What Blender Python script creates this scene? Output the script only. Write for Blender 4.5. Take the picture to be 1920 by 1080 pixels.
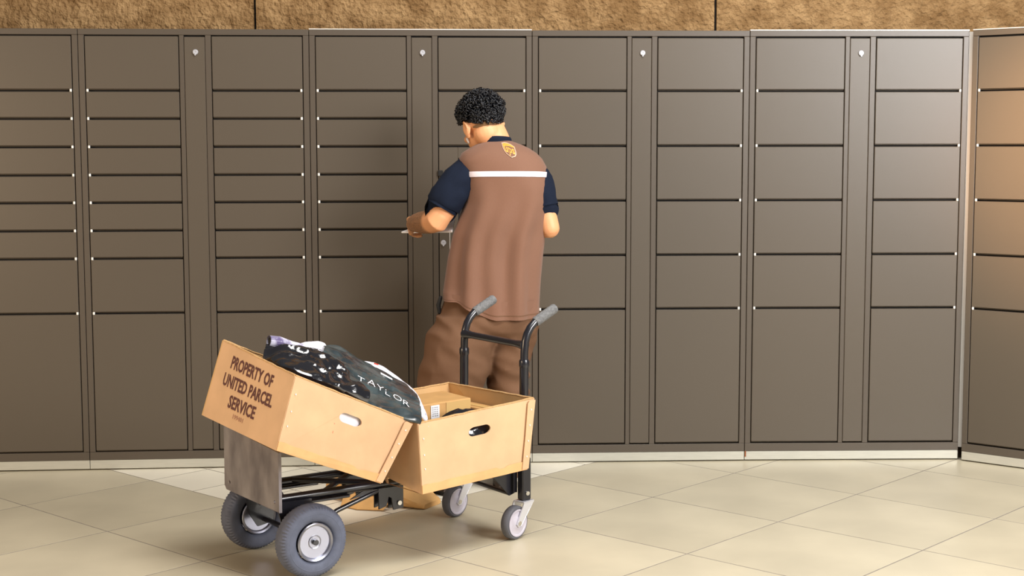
import bpy, bmesh, math, random
from mathutils import Vector, Matrix, Euler, noise
from mathutils.geometry import tessellate_polygon

# ------------------------------------------------------------------ reset
for o in list(bpy.data.objects):
    bpy.data.objects.remove(o, do_unlink=True)
scene = bpy.context.scene
COL = scene.collection
rnd = random.Random(7)
PI = math.pi

# ------------------------------------------------------------------ camera
FPX, PITCH, ROLL = 2782.2, 0.0969, -0.0015
CAM = Vector((0.0, 0.0, 1.471))
cam_d = bpy.data.cameras.new('camera')
cam_d.sensor_width = 36.0
cam_d.lens = FPX / 1920.0 * 36.0
cam_d.clip_start = 0.05
cam = bpy.data.objects.new('camera', cam_d)
COL.objects.link(cam)
_f = Vector((0, math.cos(PITCH), -math.sin(PITCH)))
_u = Vector((0, math.sin(PITCH), math.cos(PITCH)))
_r = Vector((1, 0, 0))
CR = math.cos(ROLL) * _r + math.sin(ROLL) * _u
CU = -math.sin(ROLL) * _r + math.cos(ROLL) * _u
CF = _f
cam.matrix_world = Matrix(((CR.x, CU.x, -CF.x, CAM.x), (CR.y, CU.y, -CF.y, CAM.y),
                           (CR.z, CU.z, -CF.z, CAM.z), (0, 0, 0, 1)))
scene.camera = cam

# ------------------------------------------------------------------ world, lamps, exposure
w = bpy.data.worlds.new('world')
scene.world = w
w.use_nodes = True
bg = w.node_tree.nodes['Background']
bg.inputs[0].default_value = (1.0, 0.97, 0.94, 1)
bg.inputs[1].default_value = 0.20


def area(name, loc, target, sx, sy, power, col):
    d = bpy.data.lights.new(name, 'AREA')
    d.shape = 'RECTANGLE'
    d.size, d.size_y = sx, sy
    d.energy = power
    d.color = col
    o = bpy.data.objects.new(name, d)
    COL.objects.link(o)
    o.location = loc
    o.rotation_euler = (Vector(target) - Vector(loc)).to_track_quat('-Z', 'Y').to_euler()
    return o


area('daylight_opening', (4.1, 1.7, 2.7), (1.2, 5.8, 0.4), 2.2, 2.2, 385, (1.0, 0.98, 0.97))
area('ceiling_skylight', (0.9, 4.0, 4.5), (0.4, 5.0, 0.4), 3.2, 1.6, 215, (1.0, 0.98, 0.95))
area('sunlit_left_opening', (-4.3, 2.8, 1.5), (0.4, 5.6, 1.0), 1.8, 1.2, 95, (1.0, 0.74, 0.48))
sp = bpy.data.lights.new('added_warm_spot', 'SPOT')  # added unseen spot, imitates a sunlit reflection on the angled locker
sp.energy = 2300
sp.color = (1.0, 0.55, 0.25)
sp.spot_size = 0.30
sp.spot_blend = 1.0
sp.shadow_soft_size = 0.25
spo = bpy.data.objects.new('added_warm_spot', sp)
COL.objects.link(spo)
spo.location = (-0.9, 3.6, 3.3)
spo.rotation_euler = (Vector((2.46, 6.48, 1.38)) - Vector(spo.location)).to_track_quat('-Z', 'Y').to_euler()
vs = scene.view_settings
vs.view_transform = 'Standard'
vs.look = 'None'
vs.gamma = 1.0
vs.use_curve_mapping = False
vs.exposure = 0.0


# ------------------------------------------------------------------ helpers
def ray(u, v):
    return ((u - 960) / FPX) * CR + (-(v - 540) / FPX) * CU + CF


def at(u, v, Y):
    d = ray(u, v)
    return CAM + d * ((Y - CAM.y) / d.y)


def at_floor(u, v, z=0.0):
    d = ray(u, v)
    return CAM + d * ((z - CAM.z) / d.z)


def srgb(r, g, b):
    def c(x):
        x /= 255.0
        return x / 12.92 if x <= 0.04045 else ((x + 0.055) / 1.055) ** 2.4
    return (c(r), c(g), c(b), 1)


def material(name, col, rough=0.5, metal=0.0, var=0.0, vscale=8.0, bump=0.0, bscale=60.0, spec=0.5,
             col2=None, coat=0.0, detail=4.0, objvar=0.0, sheen=0.0, stretch=None):
    m = bpy.data.materials.new(name)
    m.use_nodes = True
    nt = m.node_tree
    b = nt.nodes['Principled BSDF']
    b.inputs['Base Color'].default_value = col
    b.inputs['Roughness'].default_value = rough
    b.inputs['Metallic'].default_value = metal
    b.inputs['Specular IOR Level'].default_value = spec
    b.inputs['Coat Weight'].default_value = coat
    if sheen:
        b.inputs['Sheen Weight'].default_value = sheen
    tc = nt.nodes.new('ShaderNodeTexCoord')
    vec = tc.outputs['Object']
    if stretch:
        mp = nt.nodes.new('ShaderNodeMapping')
        mp.inputs['Scale'].default_value = stretch
        nt.links.new(vec, mp.inputs[0])
        vec = mp.outputs[0]
    out = None
    if var > 0 or col2:
        n = nt.nodes.new('ShaderNodeTexNoise')
        n.inputs['Scale'].default_value = vscale
        n.inputs['Detail'].default_value = detail
        nt.links.new(vec, n.inputs['Vector'])
        mix = nt.nodes.new('ShaderNodeMix')
        mix.data_type = 'RGBA'
        c2 = col2 if col2 else tuple(x * (1 - var) for x in col[:3]) + (1,)
        c1 = col if col2 else tuple(min(1, x * (1 + var * 0.6)) for x in col[:3]) + (1,)
        mix.inputs[6].default_value = c1
        mix.inputs[7].default_value = c2
        rp = nt.nodes.new('ShaderNodeMapRange')
        rp.inputs[1].default_value = 0.35
        rp.inputs[2].default_value = 0.65
        nt.links.new(n.outputs[0], rp.inputs[0])
        nt.links.new(rp.outputs[0], mix.inputs[0])
        out = mix.outputs[2]
    if objvar > 0:
        oi = nt.nodes.new('ShaderNodeObjectInfo')
        hs = nt.nodes.new('ShaderNodeHueSaturation')
        mr = nt.nodes.new('ShaderNodeMapRange')
        mr.inputs[3].default_value = 1 - objvar
        mr.inputs[4].default_value = 1 + objvar
        nt.links.new(oi.outputs['Random'], mr.inputs[0])
        nt.links.new(mr.outputs[0], hs.inputs['Value'])
        if out:
            nt.links.new(out, hs.inputs['Color'])
        else:
            hs.inputs['Color'].default_value = col
        out = hs.outputs[0]
    if out:
        nt.links.new(out, b.inputs['Base Color'])
    if bump > 0:
        n2 = nt.nodes.new('ShaderNodeTexNoise')
        n2.inputs['Scale'].default_value = bscale
        n2.inputs['Detail'].default_value = 3
        nt.links.new(vec, n2.inputs['Vector'])
        bp = nt.nodes.new('ShaderNodeBump')
        bp.inputs['Strength'].default_value = bump
        bp.inputs['Distance'].default_value = 0.01
        nt.links.new(n2.outputs[0], bp.inputs['Height'])
        nt.links.new(bp.outputs[0], b.inputs['Normal'])
    return m


WM = {}       # world matrices of empties and parts


class Geo:
    def __init__(self):
        self.v, self.f = [], []

    def add(self, vs_, fs_):
        k = len(self.v)
        self.v += [Vector(p) for p in vs_]
        self.f += [tuple(i + k for i in f) for f in fs_]
        return self

    def box(self, c, s, mat=None):
        x, y, z = s[0] / 2, s[1] / 2, s[2] / 2
        p = [Vector((sx * x, sy * y, sz * z)) for sz in (-1, 1) for sy in (-1, 1) for sx in (-1, 1)]
        if mat:
            p = [mat @ q for q in p]
        p = [q + Vector(c) for q in p]
        return self.add(p, [(0, 2, 3, 1), (4, 5, 7, 6), (0, 1, 5, 4), (2, 6, 7, 3), (0, 4, 6, 2), (1, 3, 7, 5)])

    def box2(self, a, b):
        return self.box([(a[i] + b[i]) / 2 for i in range(3)], [abs(b[i] - a[i]) for i in range(3)])

    def hexa(self, P):      # order x fastest, then y, then z
        return self.add(P, [(0, 2, 3, 1), (4, 5, 7, 6), (0, 1, 5, 4), (2, 6, 7, 3), (0, 4, 6, 2), (1, 3, 7, 5)])

    def tube(self, pts, rad, n=12, caps=True):
        pts = [Vector(p) for p in pts]
        if not isinstance(rad, (list, tuple)):
            rad = [rad] * len(pts)
        rings, prev = [], None
        for i, p in enumerate(pts):
            if i == 0:
                t = pts[1] - pts[0]
            elif i == len(pts) - 1:
                t = pts[-1] - pts[-2]
            else:
                t = (pts[i + 1] - p).normalized() + (p - pts[i - 1]).normalized()
            t.normalize()
            if prev is None:
                a = Vector((0, 0, 1)) if abs(t.z) < 0.9 else Vector((1, 0, 0))
                nx = t.cross(a).normalized()
            else:
                nx = (prev - t * prev.dot(t)).normalized()
            prev = nx
            ny = t.cross(nx)
            rings.append([p + (nx * math.cos(2 * PI * k / n) + ny * math.sin(2 * PI * k / n)) * rad[i] for k in range(n)])
        return self.rings(rings, caps)

    def rings(self, rings, caps=True, closed=True):
        k0 = len(self.v)
        n = len(rings[0])
        for r in rings:
            self.v += [Vector(p) for p in r]
        for i in range(len(rings) - 1):
            for j in range(n if closed else n - 1):
                a, b = k0 + i * n + j, k0 + i * n + (j + 1) % n
                self.f.append((a, b, b + n, a + n))
        if caps and closed:
            self.f.append(tuple(k0 + j for j in range(n))[::-1])
            self.f.append(tuple(k0 + (len(rings) - 1) * n + j for j in range(n)))
        return self

    def capsule(self, pts, rad, n=12):     # tube with round ends
        pts = [Vector(p) for p in pts]
        rad = list(rad)
        d0 = (pts[0] - pts[1]).normalized()
        d1 = (pts[-1] - pts[-2]).normalized()
        P, Rr = [], []
        for a in (88, 60, 30):
            P.append(pts[0] + d0 * rad[0] * math.sin(math.radians(a)))
            Rr.append(rad[0] * math.cos(math.radians(a)))
        P += pts
        Rr += rad
        for a in (30, 60, 88):
            P.append(pts[-1] + d1 * rad[-1] * math.sin(math.radians(a)))
            Rr.append(rad[-1] * math.cos(math.radians(a)))
        return self.tube(P, Rr, n)

    def ellipsoid(self, c, r, mat=None, nu=20, nv=12):
        rings = []
        for i in range(nv + 1):
            th = PI * (i + 0.02) / (nv + 0.04)
            ring = []
            for j in range(nu):
                ph = 2 * PI * j / nu
                p = Vector((r[0] * math.sin(th) * math.cos(ph), r[1] * math.sin(th) * math.sin(ph), -r[2] * math.cos(th)))
                ring.append((mat @ p if mat else p) + Vector(c))
            rings.append(ring)
        return self.rings(rings)

    def lathe(self, prof, c=(0, 0, 0), axis='y', n=32, mod=None, closed_prof=False):
        rings = []
        for i, (r, h) in enumerate(prof):
            ring = []
            for j in range(n):
                rr = r * (mod(i, j) if mod else 1)
                a = 2 * PI * j / n
                if axis == 'y':
                    p = (rr * math.cos(a), h, rr * math.sin(a))
                elif axis == 'z':
                    p = (rr * math.cos(a), rr * math.sin(a), h)
                else:
                    p = (h, rr * math.cos(a), rr * math.sin(a))
                ring.append(Vector(p) + Vector(c))
            rings.append(ring)
        if closed_prof:
            rings.append([p.copy() for p in rings[0]])
        return self.rings(rings, caps=not closed_prof)

    def plate(self, outer, holes, fn, t0, t1):
        """2D polygon with holes -> slab; fn(x, y, t) gives the point."""
        loops = [outer] + holes
        tris = tessellate_polygon([[Vector((x, y, 0)) for x, y in l] for l in loops])
        flat = [p for l in loops for p in l]
        n = len(flat)
        k = len(self.v)
        self.v += [Vector(fn(x, y, t0)) for x, y in flat] + [Vector(fn(x, y, t1)) for x, y in flat]
        for a, b, c in tris:
            self.f.append((k + a, k + b, k + c))
            self.f.append((k + n + c, k + n + b, k + n + a))
        i0 = 0
        for l in loops:
            m = len(l)
            for i in range(m):
                a, b = k + i0 + i, k + i0 + (i + 1) % m
                self.f.append((a, b, b + n, a + n))
            i0 += m
        return self

    def xform(self, M):
        self.v = [M @ p for p in self.v]
        return self


def empty(name, loc, rz=0.0, label=None, cat=None, group=None):
    o = bpy.data.objects.new(name, None)
    COL.objects.link(o)
    o.location = loc
    o.rotation_euler = (0, 0, rz)
    o.empty_display_size = 0.1
    WM[o] = Matrix.Translation(loc) @ Matrix.Rotation(rz, 4, 'Z')
    if label:
        o['label'] = label
    if cat:
        o['category'] = cat
    if group:
        o['group'] = group
    return o


def finish_mesh(me, smooth, bevel=0.0, seg=1):
    bm = bmesh.new()
    bm.from_mesh(me)
    if bevel:
        bmesh.ops.bevel(bm, geom=[e for e in bm.edges if e.is_manifold and e.calc_face_angle(0) > 0.5],
                        offset=bevel, segments=seg, affect='EDGES', profile=0.5)
    bmesh.ops.recalc_face_normals(bm, faces=bm.faces)
    bm.to_mesh(me)
    bm.free()
    if smooth:
        me.shade_smooth()
        me.set_sharp_from_angle(angle=math.radians(smooth))
    return me


def build(name, geo, mat, parent=None, smooth=0, bevel=0.0, seg=1, world=False, label=None, kind=None):
    """world=True: the vertices are world coordinates, brought into the parent's frame."""
    me = bpy.data.meshes.new(name)
    vs_ = geo.v
    if parent is not None and world:
        inv = WM[parent].inverted()
        vs_ = [inv @ p for p in vs_]
    me.from_pydata([tuple(p) for p in vs_], [], geo.f)
    me.validate()
    finish_mesh(me, smooth, bevel, seg)
    me.materials.append(mat)
    return link(name, me, parent, label, kind)


def link(name, me, parent=None, label=None, kind=None):
    o = bpy.data.objects.new(name, me)
    COL.objects.link(o)
    if parent is not None:
        o.parent = parent
        WM[o] = WM[parent].copy()
    else:
        WM[o] = Matrix.Identity(4)
    if label:
        o['label'] = label
    if kind:
        o['kind'] = kind
    return o


def remeshed(geo, voxel, smooth_it=4, factor=0.5):
    """union of overlapping closed shapes as one continuous surface"""
    me = bpy.data.meshes.new('tmp')
    me.from_pydata([tuple(p) for p in geo.v], [], geo.f)
    finish_mesh(me, 0)
    o = bpy.data.objects.new('tmp', me)
    COL.objects.link(o)
    m = o.modifiers.new('r', 'REMESH')
    m.mode = 'VOXEL'
    m.voxel_size = voxel
    if smooth_it:
        s = o.modifiers.new('s', 'SMOOTH')
        s.factor = factor
        s.iterations = smooth_it
    dg = bpy.context.evaluated_depsgraph_get()
    dg.update()
    ev = o.evaluated_get(dg)
    res = bpy.data.meshes.new_from_object(ev, depsgraph=dg)
    bpy.data.objects.remove(o, do_unlink=True)
    return res


def text_mesh(s, bold=0.0, res=2):
    """lettering as flat triangles scaled into 0..1 x 0..1"""
    cu = bpy.data.curves.new('t', 'FONT')
    cu.body = s
    cu.offset = bold
    cu.resolution_u = res
    cu.fill_mode = 'FRONT'
    o = bpy.data.objects.new('t', cu)
    COL.objects.link(o)
    dg = bpy.context.evaluated_depsgraph_get()
    dg.update()
    me = o.evaluated_get(dg).to_mesh()
    vs_ = [Vector(v.co) for v in me.vertices]
    fs_ = [tuple(p.vertices) for p in me.polygons]
    o.evaluated_get(dg).to_mesh_clear()
    bpy.data.objects.remove(o, do_unlink=True)
    x0, x1 = min(p.x for p in vs_), max(p.x for p in vs_)
    y0, y1 = min(p.y for p in vs_), max(p.y for p in vs_)
    return [((p.x - x0) / (x1 - x0), (p.y - y0) / (y1 - y0)) for p in vs_], fs_, (x1 - x0) / (y1 - y0)


# ------------------------------------------------------------------ materials
M = {}
M['tile'] = material('beige_tile', srgb(196, 186, 161), 0.34, var=0.10, vscale=2.2, objvar=0.03, spec=0.45, bump=0.02, bscale=40)
M['cream'] = material('cream_tile', srgb(236, 229, 210), 0.34, var=0.05, vscale=3, objvar=0.02, spec=0.45)
M['grout'] = material('grout', srgb(140, 132, 120), 0.8, var=0.1, vscale=30)
M['locker'] = material('bronze_powder_coat', srgb(82, 73, 63), 0.36, var=0.05, vscale=900, bump=0.05, bscale=700, spec=0.55, detail=2)
M['door'] = material('bronze_door_coat', srgb(85, 76, 65), 0.36, var=0.06, vscale=900, bump=0.05, bscale=700, spec=0.55, detail=2)
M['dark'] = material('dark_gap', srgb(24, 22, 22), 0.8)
M['alu'] = material('brushed_plinth', srgb(196, 194, 182), 0.38, metal=0.35, var=0.06, vscale=6, stretch=(2, 2, 40))
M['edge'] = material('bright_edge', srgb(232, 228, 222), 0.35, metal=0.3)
M['chrome'] = material('chrome', srgb(215, 212, 205), 0.25, metal=0.9)
M['pin'] = material('hinge_pin_white', srgb(235, 232, 226), 0.4)
M['rust'] = material('rust', srgb(140, 80, 40), 0.9, var=0.3, vscale=80)
M['black_steel'] = material('black_paint', srgb(22, 22, 30), 0.28, var=0.1, vscale=40, spec=0.6, coat=0.3)
M['galv'] = material('worn_steel_plate', srgb(160, 154, 156), 0.5, metal=0.4, vscale=8, col2=srgb(112, 106, 110), stretch=(1, 1.0, 0.6), bump=0.04, bscale=90)
M['zinc'] = material('zinc_fork', srgb(222, 222, 228), 0.3, metal=0.55)
M['rim'] = material('white_steel_rim', srgb(172, 174, 188), 0.30, metal=0.9)
M['tire'] = material('rubber_tire', srgb(92, 97, 114), 0.7, var=0.12, vscale=30, bump=0.1, bscale=300)
M['castertire'] = material('caster_rubber', srgb(92, 92, 98), 0.6, var=0.1, vscale=40)
M['casterhub'] = material('caster_hub', srgb(188, 182, 192), 0.4, var=0.08, vscale=30)
M['grip'] = material('grey_foam_grip', srgb(112, 112, 112), 0.85, var=0.25, vscale=120, bump=0.3, bscale=200)
M['card'] = material('cardboard', srgb(216, 176, 136), 0.75, var=0.07, vscale=9, bump=0.06, bscale=30, spec=0.3)
M['card_in'] = material('cardboard_inside', srgb(208, 168, 116), 0.8, var=0.06, vscale=9, spec=0.3)
M['card_flap'] = material('cardboard_flap', srgb(220, 172, 118), 0.75, var=0.08, vscale=14, bump=0.06, bscale=30, spec=0.3)
M['card_edge'] = material('cardboard_edge', srgb(190, 150, 100), 0.9, var=0.2, vscale=120)
M['ink'] = material('brown_ink', srgb(96, 56, 50), 0.8, var=0.25, vscale=220)
M['ink2'] = material('faint_ink', srgb(176, 130, 104), 0.8)
M['parcel'] = material('parcel_cardboard', srgb(196, 150, 92), 0.75, var=0.08, vscale=16)
M['tape'] = material('tan_tape', srgb(204, 166, 104), 0.45)
M['paper'] = material('white_paper', srgb(235, 234, 238), 0.6)
M['print'] = material('grey_print', srgb(150, 150, 150), 0.7)
M['plastic'] = material('black_plastic', srgb(16, 16, 22), 0.14, spec=0.8, coat=0.6, bump=0.15, bscale=40)
M['mailer'] = material('black_mailer', srgb(34, 42, 46), 0.22, spec=0.7, coat=0.5, bump=0.12, bscale=30, vscale=10, col2=srgb(66, 78, 80))
M['white_mailer'] = material('white_mailer', srgb(232, 230, 240), 0.35, var=0.05, vscale=12, bump=0.2, bscale=40)
M['lav'] = material('printed_mailer', srgb(226, 224, 238), 0.3, vscale=26, col2=srgb(96, 84, 124), bump=0.2, bscale=40)
M['blueprint'] = material('blue_print', srgb(60, 62, 130), 0.5)
M['redprint'] = material('red_print', srgb(200, 60, 40), 0.5)
M['kraft'] = material('kraft_paper', srgb(206, 160, 100), 0.8, var=0.12, vscale=12, bump=0.15, bscale=40)
M['vest'] = material('brown_vest', srgb(126, 90, 71), 0.75, var=0.07, vscale=500, bump=0.08, bscale=500, sheen=0.15, spec=0.3)
M['trouser'] = material('brown_trousers', srgb(112, 82, 61), 0.85, var=0.08, vscale=500, bump=0.08, bscale=500, spec=0.2)
M['navy'] = material('navy_tshirt', srgb(15, 24, 42), 0.9, var=0.12, vscale=300, bump=0.06, bscale=400, spec=0.25)
M['stripe'] = material('reflective_silver', srgb(226, 214, 220), 0.5)
M['hair'] = material('black_hair', srgb(9, 11, 18), 0.30, spec=0.55)
M['fade'] = material('faded_hair', srgb(122, 90, 58), 0.7)
M['shoe'] = material('brown_shoe', srgb(52, 38, 30), 0.5, var=0.1, vscale=30)
M['sole'] = material('black_sole', srgb(24, 24, 24), 0.7)
M['gold'] = material('gold_print', srgb(226, 158, 66), 0.5)
M['pale'] = material('pale_outline', srgb(224, 178, 150), 0.5)
M['white'] = material('white_plastic', srgb(240, 240, 240), 0.3)
M['eye'] = material('eye_white', srgb(235, 230, 225), 0.2)
M['lip'] = material('lip', srgb(180, 104, 90), 0.5)

# stucco: colour patches and real relief comes from geometry below
def stucco():
    m = bpy.data.materials.new('stucco')
    m.use_nodes = True
    nt = m.node_tree
    b = nt.nodes['Principled BSDF']
    b.inputs['Roughness'].default_value = 0.85
    b.inputs['Specular IOR Level'].default_value = 0.3
    tc = nt.nodes.new('ShaderNodeTexCoord')
    n1 = nt.nodes.new('ShaderNodeTexNoise')
    n1.inputs['Scale'].default_value = 9.0
    n1.inputs['Detail'].default_value = 8
    n1.inputs['Roughness'].default_value = 0.65
    nt.links.new(tc.outputs['Object'], n1.inputs['Vector'])
    cr = nt.nodes.new('ShaderNodeValToRGB')
    cr.color_ramp.elements[0].position = 0.40
    cr.color_ramp.elements[0].color = srgb(130, 98, 60)
    cr.color_ramp.elements[1].position = 0.68
    cr.color_ramp.elements[1].color = srgb(176, 142, 98)
    nt.links.new(n1.outputs[0], cr.inputs[0])
    nt.links.new(cr.outputs[0], b.inputs['Base Color'])
    n2 = nt.nodes.new('ShaderNodeTexNoise')
    n2.inputs['Scale'].default_value = 55
    n2.inputs['Detail'].default_value = 6
    nt.links.new(tc.outputs['Object'], n2.inputs['Vector'])
    n3 = nt.nodes.new('ShaderNodeTexVoronoi')
    n3.inputs['Scale'].default_value = 34
    nt.links.new(tc.outputs['Object'], n3.inputs['Vector'])
    ad = nt.nodes.new('ShaderNodeMath')
    ad.operation = 'MULTIPLY_ADD'
    ad.inputs[1].default_value = 0.5
    nt.links.new(n3.outputs['Distance'], ad.inputs[0])
    nt.links.new(n2.outputs[0], ad.inputs[2])
    bp = nt.nodes.new('ShaderNodeBump')
    bp.inputs['Strength'].default_value = 0.8
    bp.inputs['Distance'].default_value = 0.03
    nt.links.new(ad.outputs[0], bp.inputs['Height'])
    nt.links.new(bp.outputs[0], b.inputs['Normal'])
    return m


M['stucco'] = stucco()


def skin_material():
    m = bpy.data.materials.new('skin')
    m.use_nodes = True
    nt = m.node_tree
    b = nt.nodes['Principled BSDF']
    b.inputs['Roughness'].default_value = 0.5
    b.inputs['Subsurface Weight'].default_value = 0.12
    b.inputs['Subsurface Radius'].default_value = (0.02, 0.008, 0.004)
    at_ = nt.nodes.new('ShaderNodeAttribute')
    at_.attribute_name = 'arm_hair'
    n = nt.nodes.new('ShaderNodeTexNoise')
    n.inputs['Scale'].default_value = 140
    n.inputs['Detail'].default_value = 5
    tc = nt.nodes.new('ShaderNodeTexCoord')
    nt.links.new(tc.outputs['Object'], n.inputs['Vector'])
    mr = nt.nodes.new('ShaderNodeMapRange')
    mr.inputs[1].default_value = 0.2
    mr.inputs[2].default_value = 0.7
    mr.inputs[3].default_value = 0.5
    nt.links.new(n.outputs[0], mr.inputs[0])
    mu = nt.nodes.new('ShaderNodeMath')
    mu.operation = 'MULTIPLY'
    nt.links.new(mr.outputs[0], mu.inputs[0])
    nt.links.new(at_.outputs['Fac'], mu.inputs[1])
    mix = nt.nodes.new('ShaderNodeMix')
    mix.data_type = 'RGBA'
    mix.inputs[6].default_value = srgb(226, 163, 116)
    mix.inputs[7].default_value = srgb(104, 76, 54)
    nt.links.new(mu.outputs[0], mix.inputs[0])
    nt.links.new(mix.outputs[2], b.inputs['Base Color'])
    return m


M['skin'] = skin_material()

# ------------------------------------------------------------------ floor
TS = 0.61
TH = 0.7359
ORG = Vector((0.8899 * TS, 11.3939 * TS, 0))
DB = Vector((math.cos(TH), -math.sin(TH), 0))
DA = Vector((-math.sin(TH), -math.cos(TH), 0))
fl = build('floor', Geo().box2((-5.2, 0.2, -0.06), (5.2, 7.28, -0.0005)), M['grout'])
fl['kind'] = 'structure'


def outer_tile_mat():
    m = material('outer_tiles', srgb(203, 190, 160), 0.34)
    nt = m.node_tree
    b = nt.nodes['Principled BSDF']
    tc = nt.nodes.new('ShaderNodeTexCoord')
    mp = nt.nodes.new('ShaderNodeMapping')
    mp.inputs['Rotation'].default_value = (0, 0, TH)
    br = nt.nodes.new('ShaderNodeTexBrick')
    br.offset = 0
    br.inputs['Scale'].default_value = 1.0
    br.inputs['Brick Width'].default_value = TS
    br.inputs['Row Height'].default_value = TS
    br.inputs['Mortar Size'].default_value = 0.004
    br.inputs['Color1'].default_value = srgb(203, 190, 160)
    br.inputs['Color2'].default_value = srgb(200, 187, 157)
    br.inputs['Mortar'].default_value = srgb(150, 140, 122)
    nt.links.new(tc.outputs['Object'], mp.inputs[0])
    nt.links.new(mp.outputs[0], br.inputs['Vector'])
    nt.links.new(br.outputs['Color'], b.inputs['Base Color'])
    return m


fo = build('floor', Geo().box2((-12, -9, -0.16), (12, 9, -0.062)), outer_tile_mat())
fo['kind'] = 'structure'

tile_cache = {}


def tile(a, b, size, mat):
    key = (size, mat.name)
    if key not in tile_cache:
        h = TS * size / 2 - 0.0036
        me = bpy.data.meshes.new('floor_tile')
        g = Geo().box((0, 0, -0.006), (2 * h, 2 * h, 0.012))
        me.from_pydata([tuple(p) for p in g.v], [], g.f)
        finish_mesh(me, 0, 0.0003)
        me.materials.append(mat)
        tile_cache[key] = me
    p = ORG + DA * ((a + size / 2) * TS) + DB * ((b + size / 2) * TS)
    if not (-4.9 < p.x < 4.9 and 0.6 < p.y < 7.25):
        return
    o = link('floor_tile', tile_cache[key], fl)
    o.location = (p.x, p.y, 0)
    o.rotation_euler = (0, 0, -TH)


for a in range(-12, 16):
    for b in range(-16, 14):
        p = ORG + DA * ((a + 0.5) * TS) + DB * ((b + 0.5) * TS)
        if a < 3 and b < 0:
            if p.y < 5.2 or p.y > 7.2:
                continue
            for i in (0, 0.5):
                for j in (0, 0.5):
                    tile(a + i, b + j, 0.5, M['cream'])
        elif p.y > 1.6 or abs(p.x) < 2.0:
            tile(a, b, 1.0, M['tile'])

# ------------------------------------------------------------------ back wall
YW = 7.32
wall = build('wall_back', Geo().box2((-6, YW, -0.1), (6, YW + 0.2, 3.4)), M['dark'])
wall['kind'] = 'structure'
xj = [-5.9, at(480, 40, YW).x - 2.28, at(480, 40, YW).x, at(1340, 40, YW).x, at(1340, 40, YW).x + 2.28, 5.9]
for i in range(5):
    x0, x1 = xj[i] + 0.006, xj[i + 1] - 0.006
    nx = max(4, int((x1 - x0) / 0.016)) if 0 < i < 4 else 30
    zs = [0.0, 1.0, 1.7, 1.9] + [1.95 + 0.016 * k for k in range(22)] + [2.4, 2.8, 3.35]
    g = Geo()
    front, back = [], []
    for z in zs:
        row = []
        for k in range(nx + 1):
            x = x0 + (x1 - x0) * k / nx
            d = 0.0
            if 1.95 < z < 2.3:
                d = 0.004 * (noise.fractal(Vector((x * 14, z * 14, i)), 0.7, 2.0, 4)) + 0.005 * noise.noise(Vector((x * 45, z * 45, 3)))
            row.append(Vector((x, YW - 0.03 - d, z)))
        front.append(row)
    g.rings(front, caps=False, closed=False)
    g.box2((x0, YW - 0.012, 0), (x1, YW - 0.001, 3.35))
    for xx, kk in ((x0, 0), (x1, -1)):
        col_ = [r[kk] for r in front]
        g.rings([[p for p in col_], [Vector((p.x, YW - 0.005, p.z)) for p in col_]], caps=False, closed=False)
    build('wall_panel', g, M['stucco'], wall, smooth=60)

# ------------------------------------------------------------------ parcel lockers
Z6 = [1.948, 1.709, 1.461, 1.213, 0.964, 0.716, 0.090]
Z9 = [1.950, 1.709, 1.585, 1.460, 1.335, 1.212, 1.087, 0.962, 0.716, 0.088]
door_cache = {}
GAPH, GAPV = 0.011, 0.0035


def door_mesh(wd, h):
    key = (round(wd, 3), round(h, 3))
    if key not in door_cache:
        g = Geo().box((0, 0.011, 0), (wd, 0.022, h))
        # shallow lower lip
        g.box((0, 0.013, -h / 2 - 0.0022), (wd, 0.012, 0.0036))
        me = bpy.data.meshes.new('door')
        me.from_pydata([tuple(p) for p in g.v], [], g.f)
        finish_mesh(me, 0, 0.0022)
        me.materials.append(M['door'])
        door_cache[key] = me
    return door_cache[key]


pin_me = bpy.data.meshes.new('hinge_pin')
_g = Geo().lathe([(0.0048, -0.006), (0.0052, -0.004), (0.0052, 0.004), (0.0048, 0.006)], axis='z', n=10)
pin_me.from_pydata([tuple(p) for p in _g.v], [], _g.f)
finish_mesh(pin_me, 40)
pin_me.materials.append(M['pin'])
lock_me = bpy.data.meshes.new('lock')
_g = Geo().lathe([(0.0125, 0.002), (0.0125, -0.003), (0.010, -0.006), (0.0045, -0.006), (0.004, -0.003), (0.001, -0.003)], axis='y', n=20)
_g.box((0.0, -0.0065, -0.009), (0.006, 0.003, 0.012))
lock_me.from_pydata([tuple(p) for p in _g.v], [], _g.f)
finish_mesh(lock_me, 40)
lock_me.materials.append(M['zinc'])


def add_door(root, x0, x1, z0, z1, pin_side):
    d = link('door', door_mesh(x1 - x0, z1 - z0), root)
    d.location = ((x0 + x1) / 2, -0.0015, (z0 + z1) / 2)
    if pin_side is not None:
        p = link('hinge_pin', pin_me, d)
        p.location = ((x1 - x0) / 2 * pin_side - 0.006 * pin_side, 0.003, (z1 - z0) / 2 + GAPH / 2)
    return d


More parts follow.
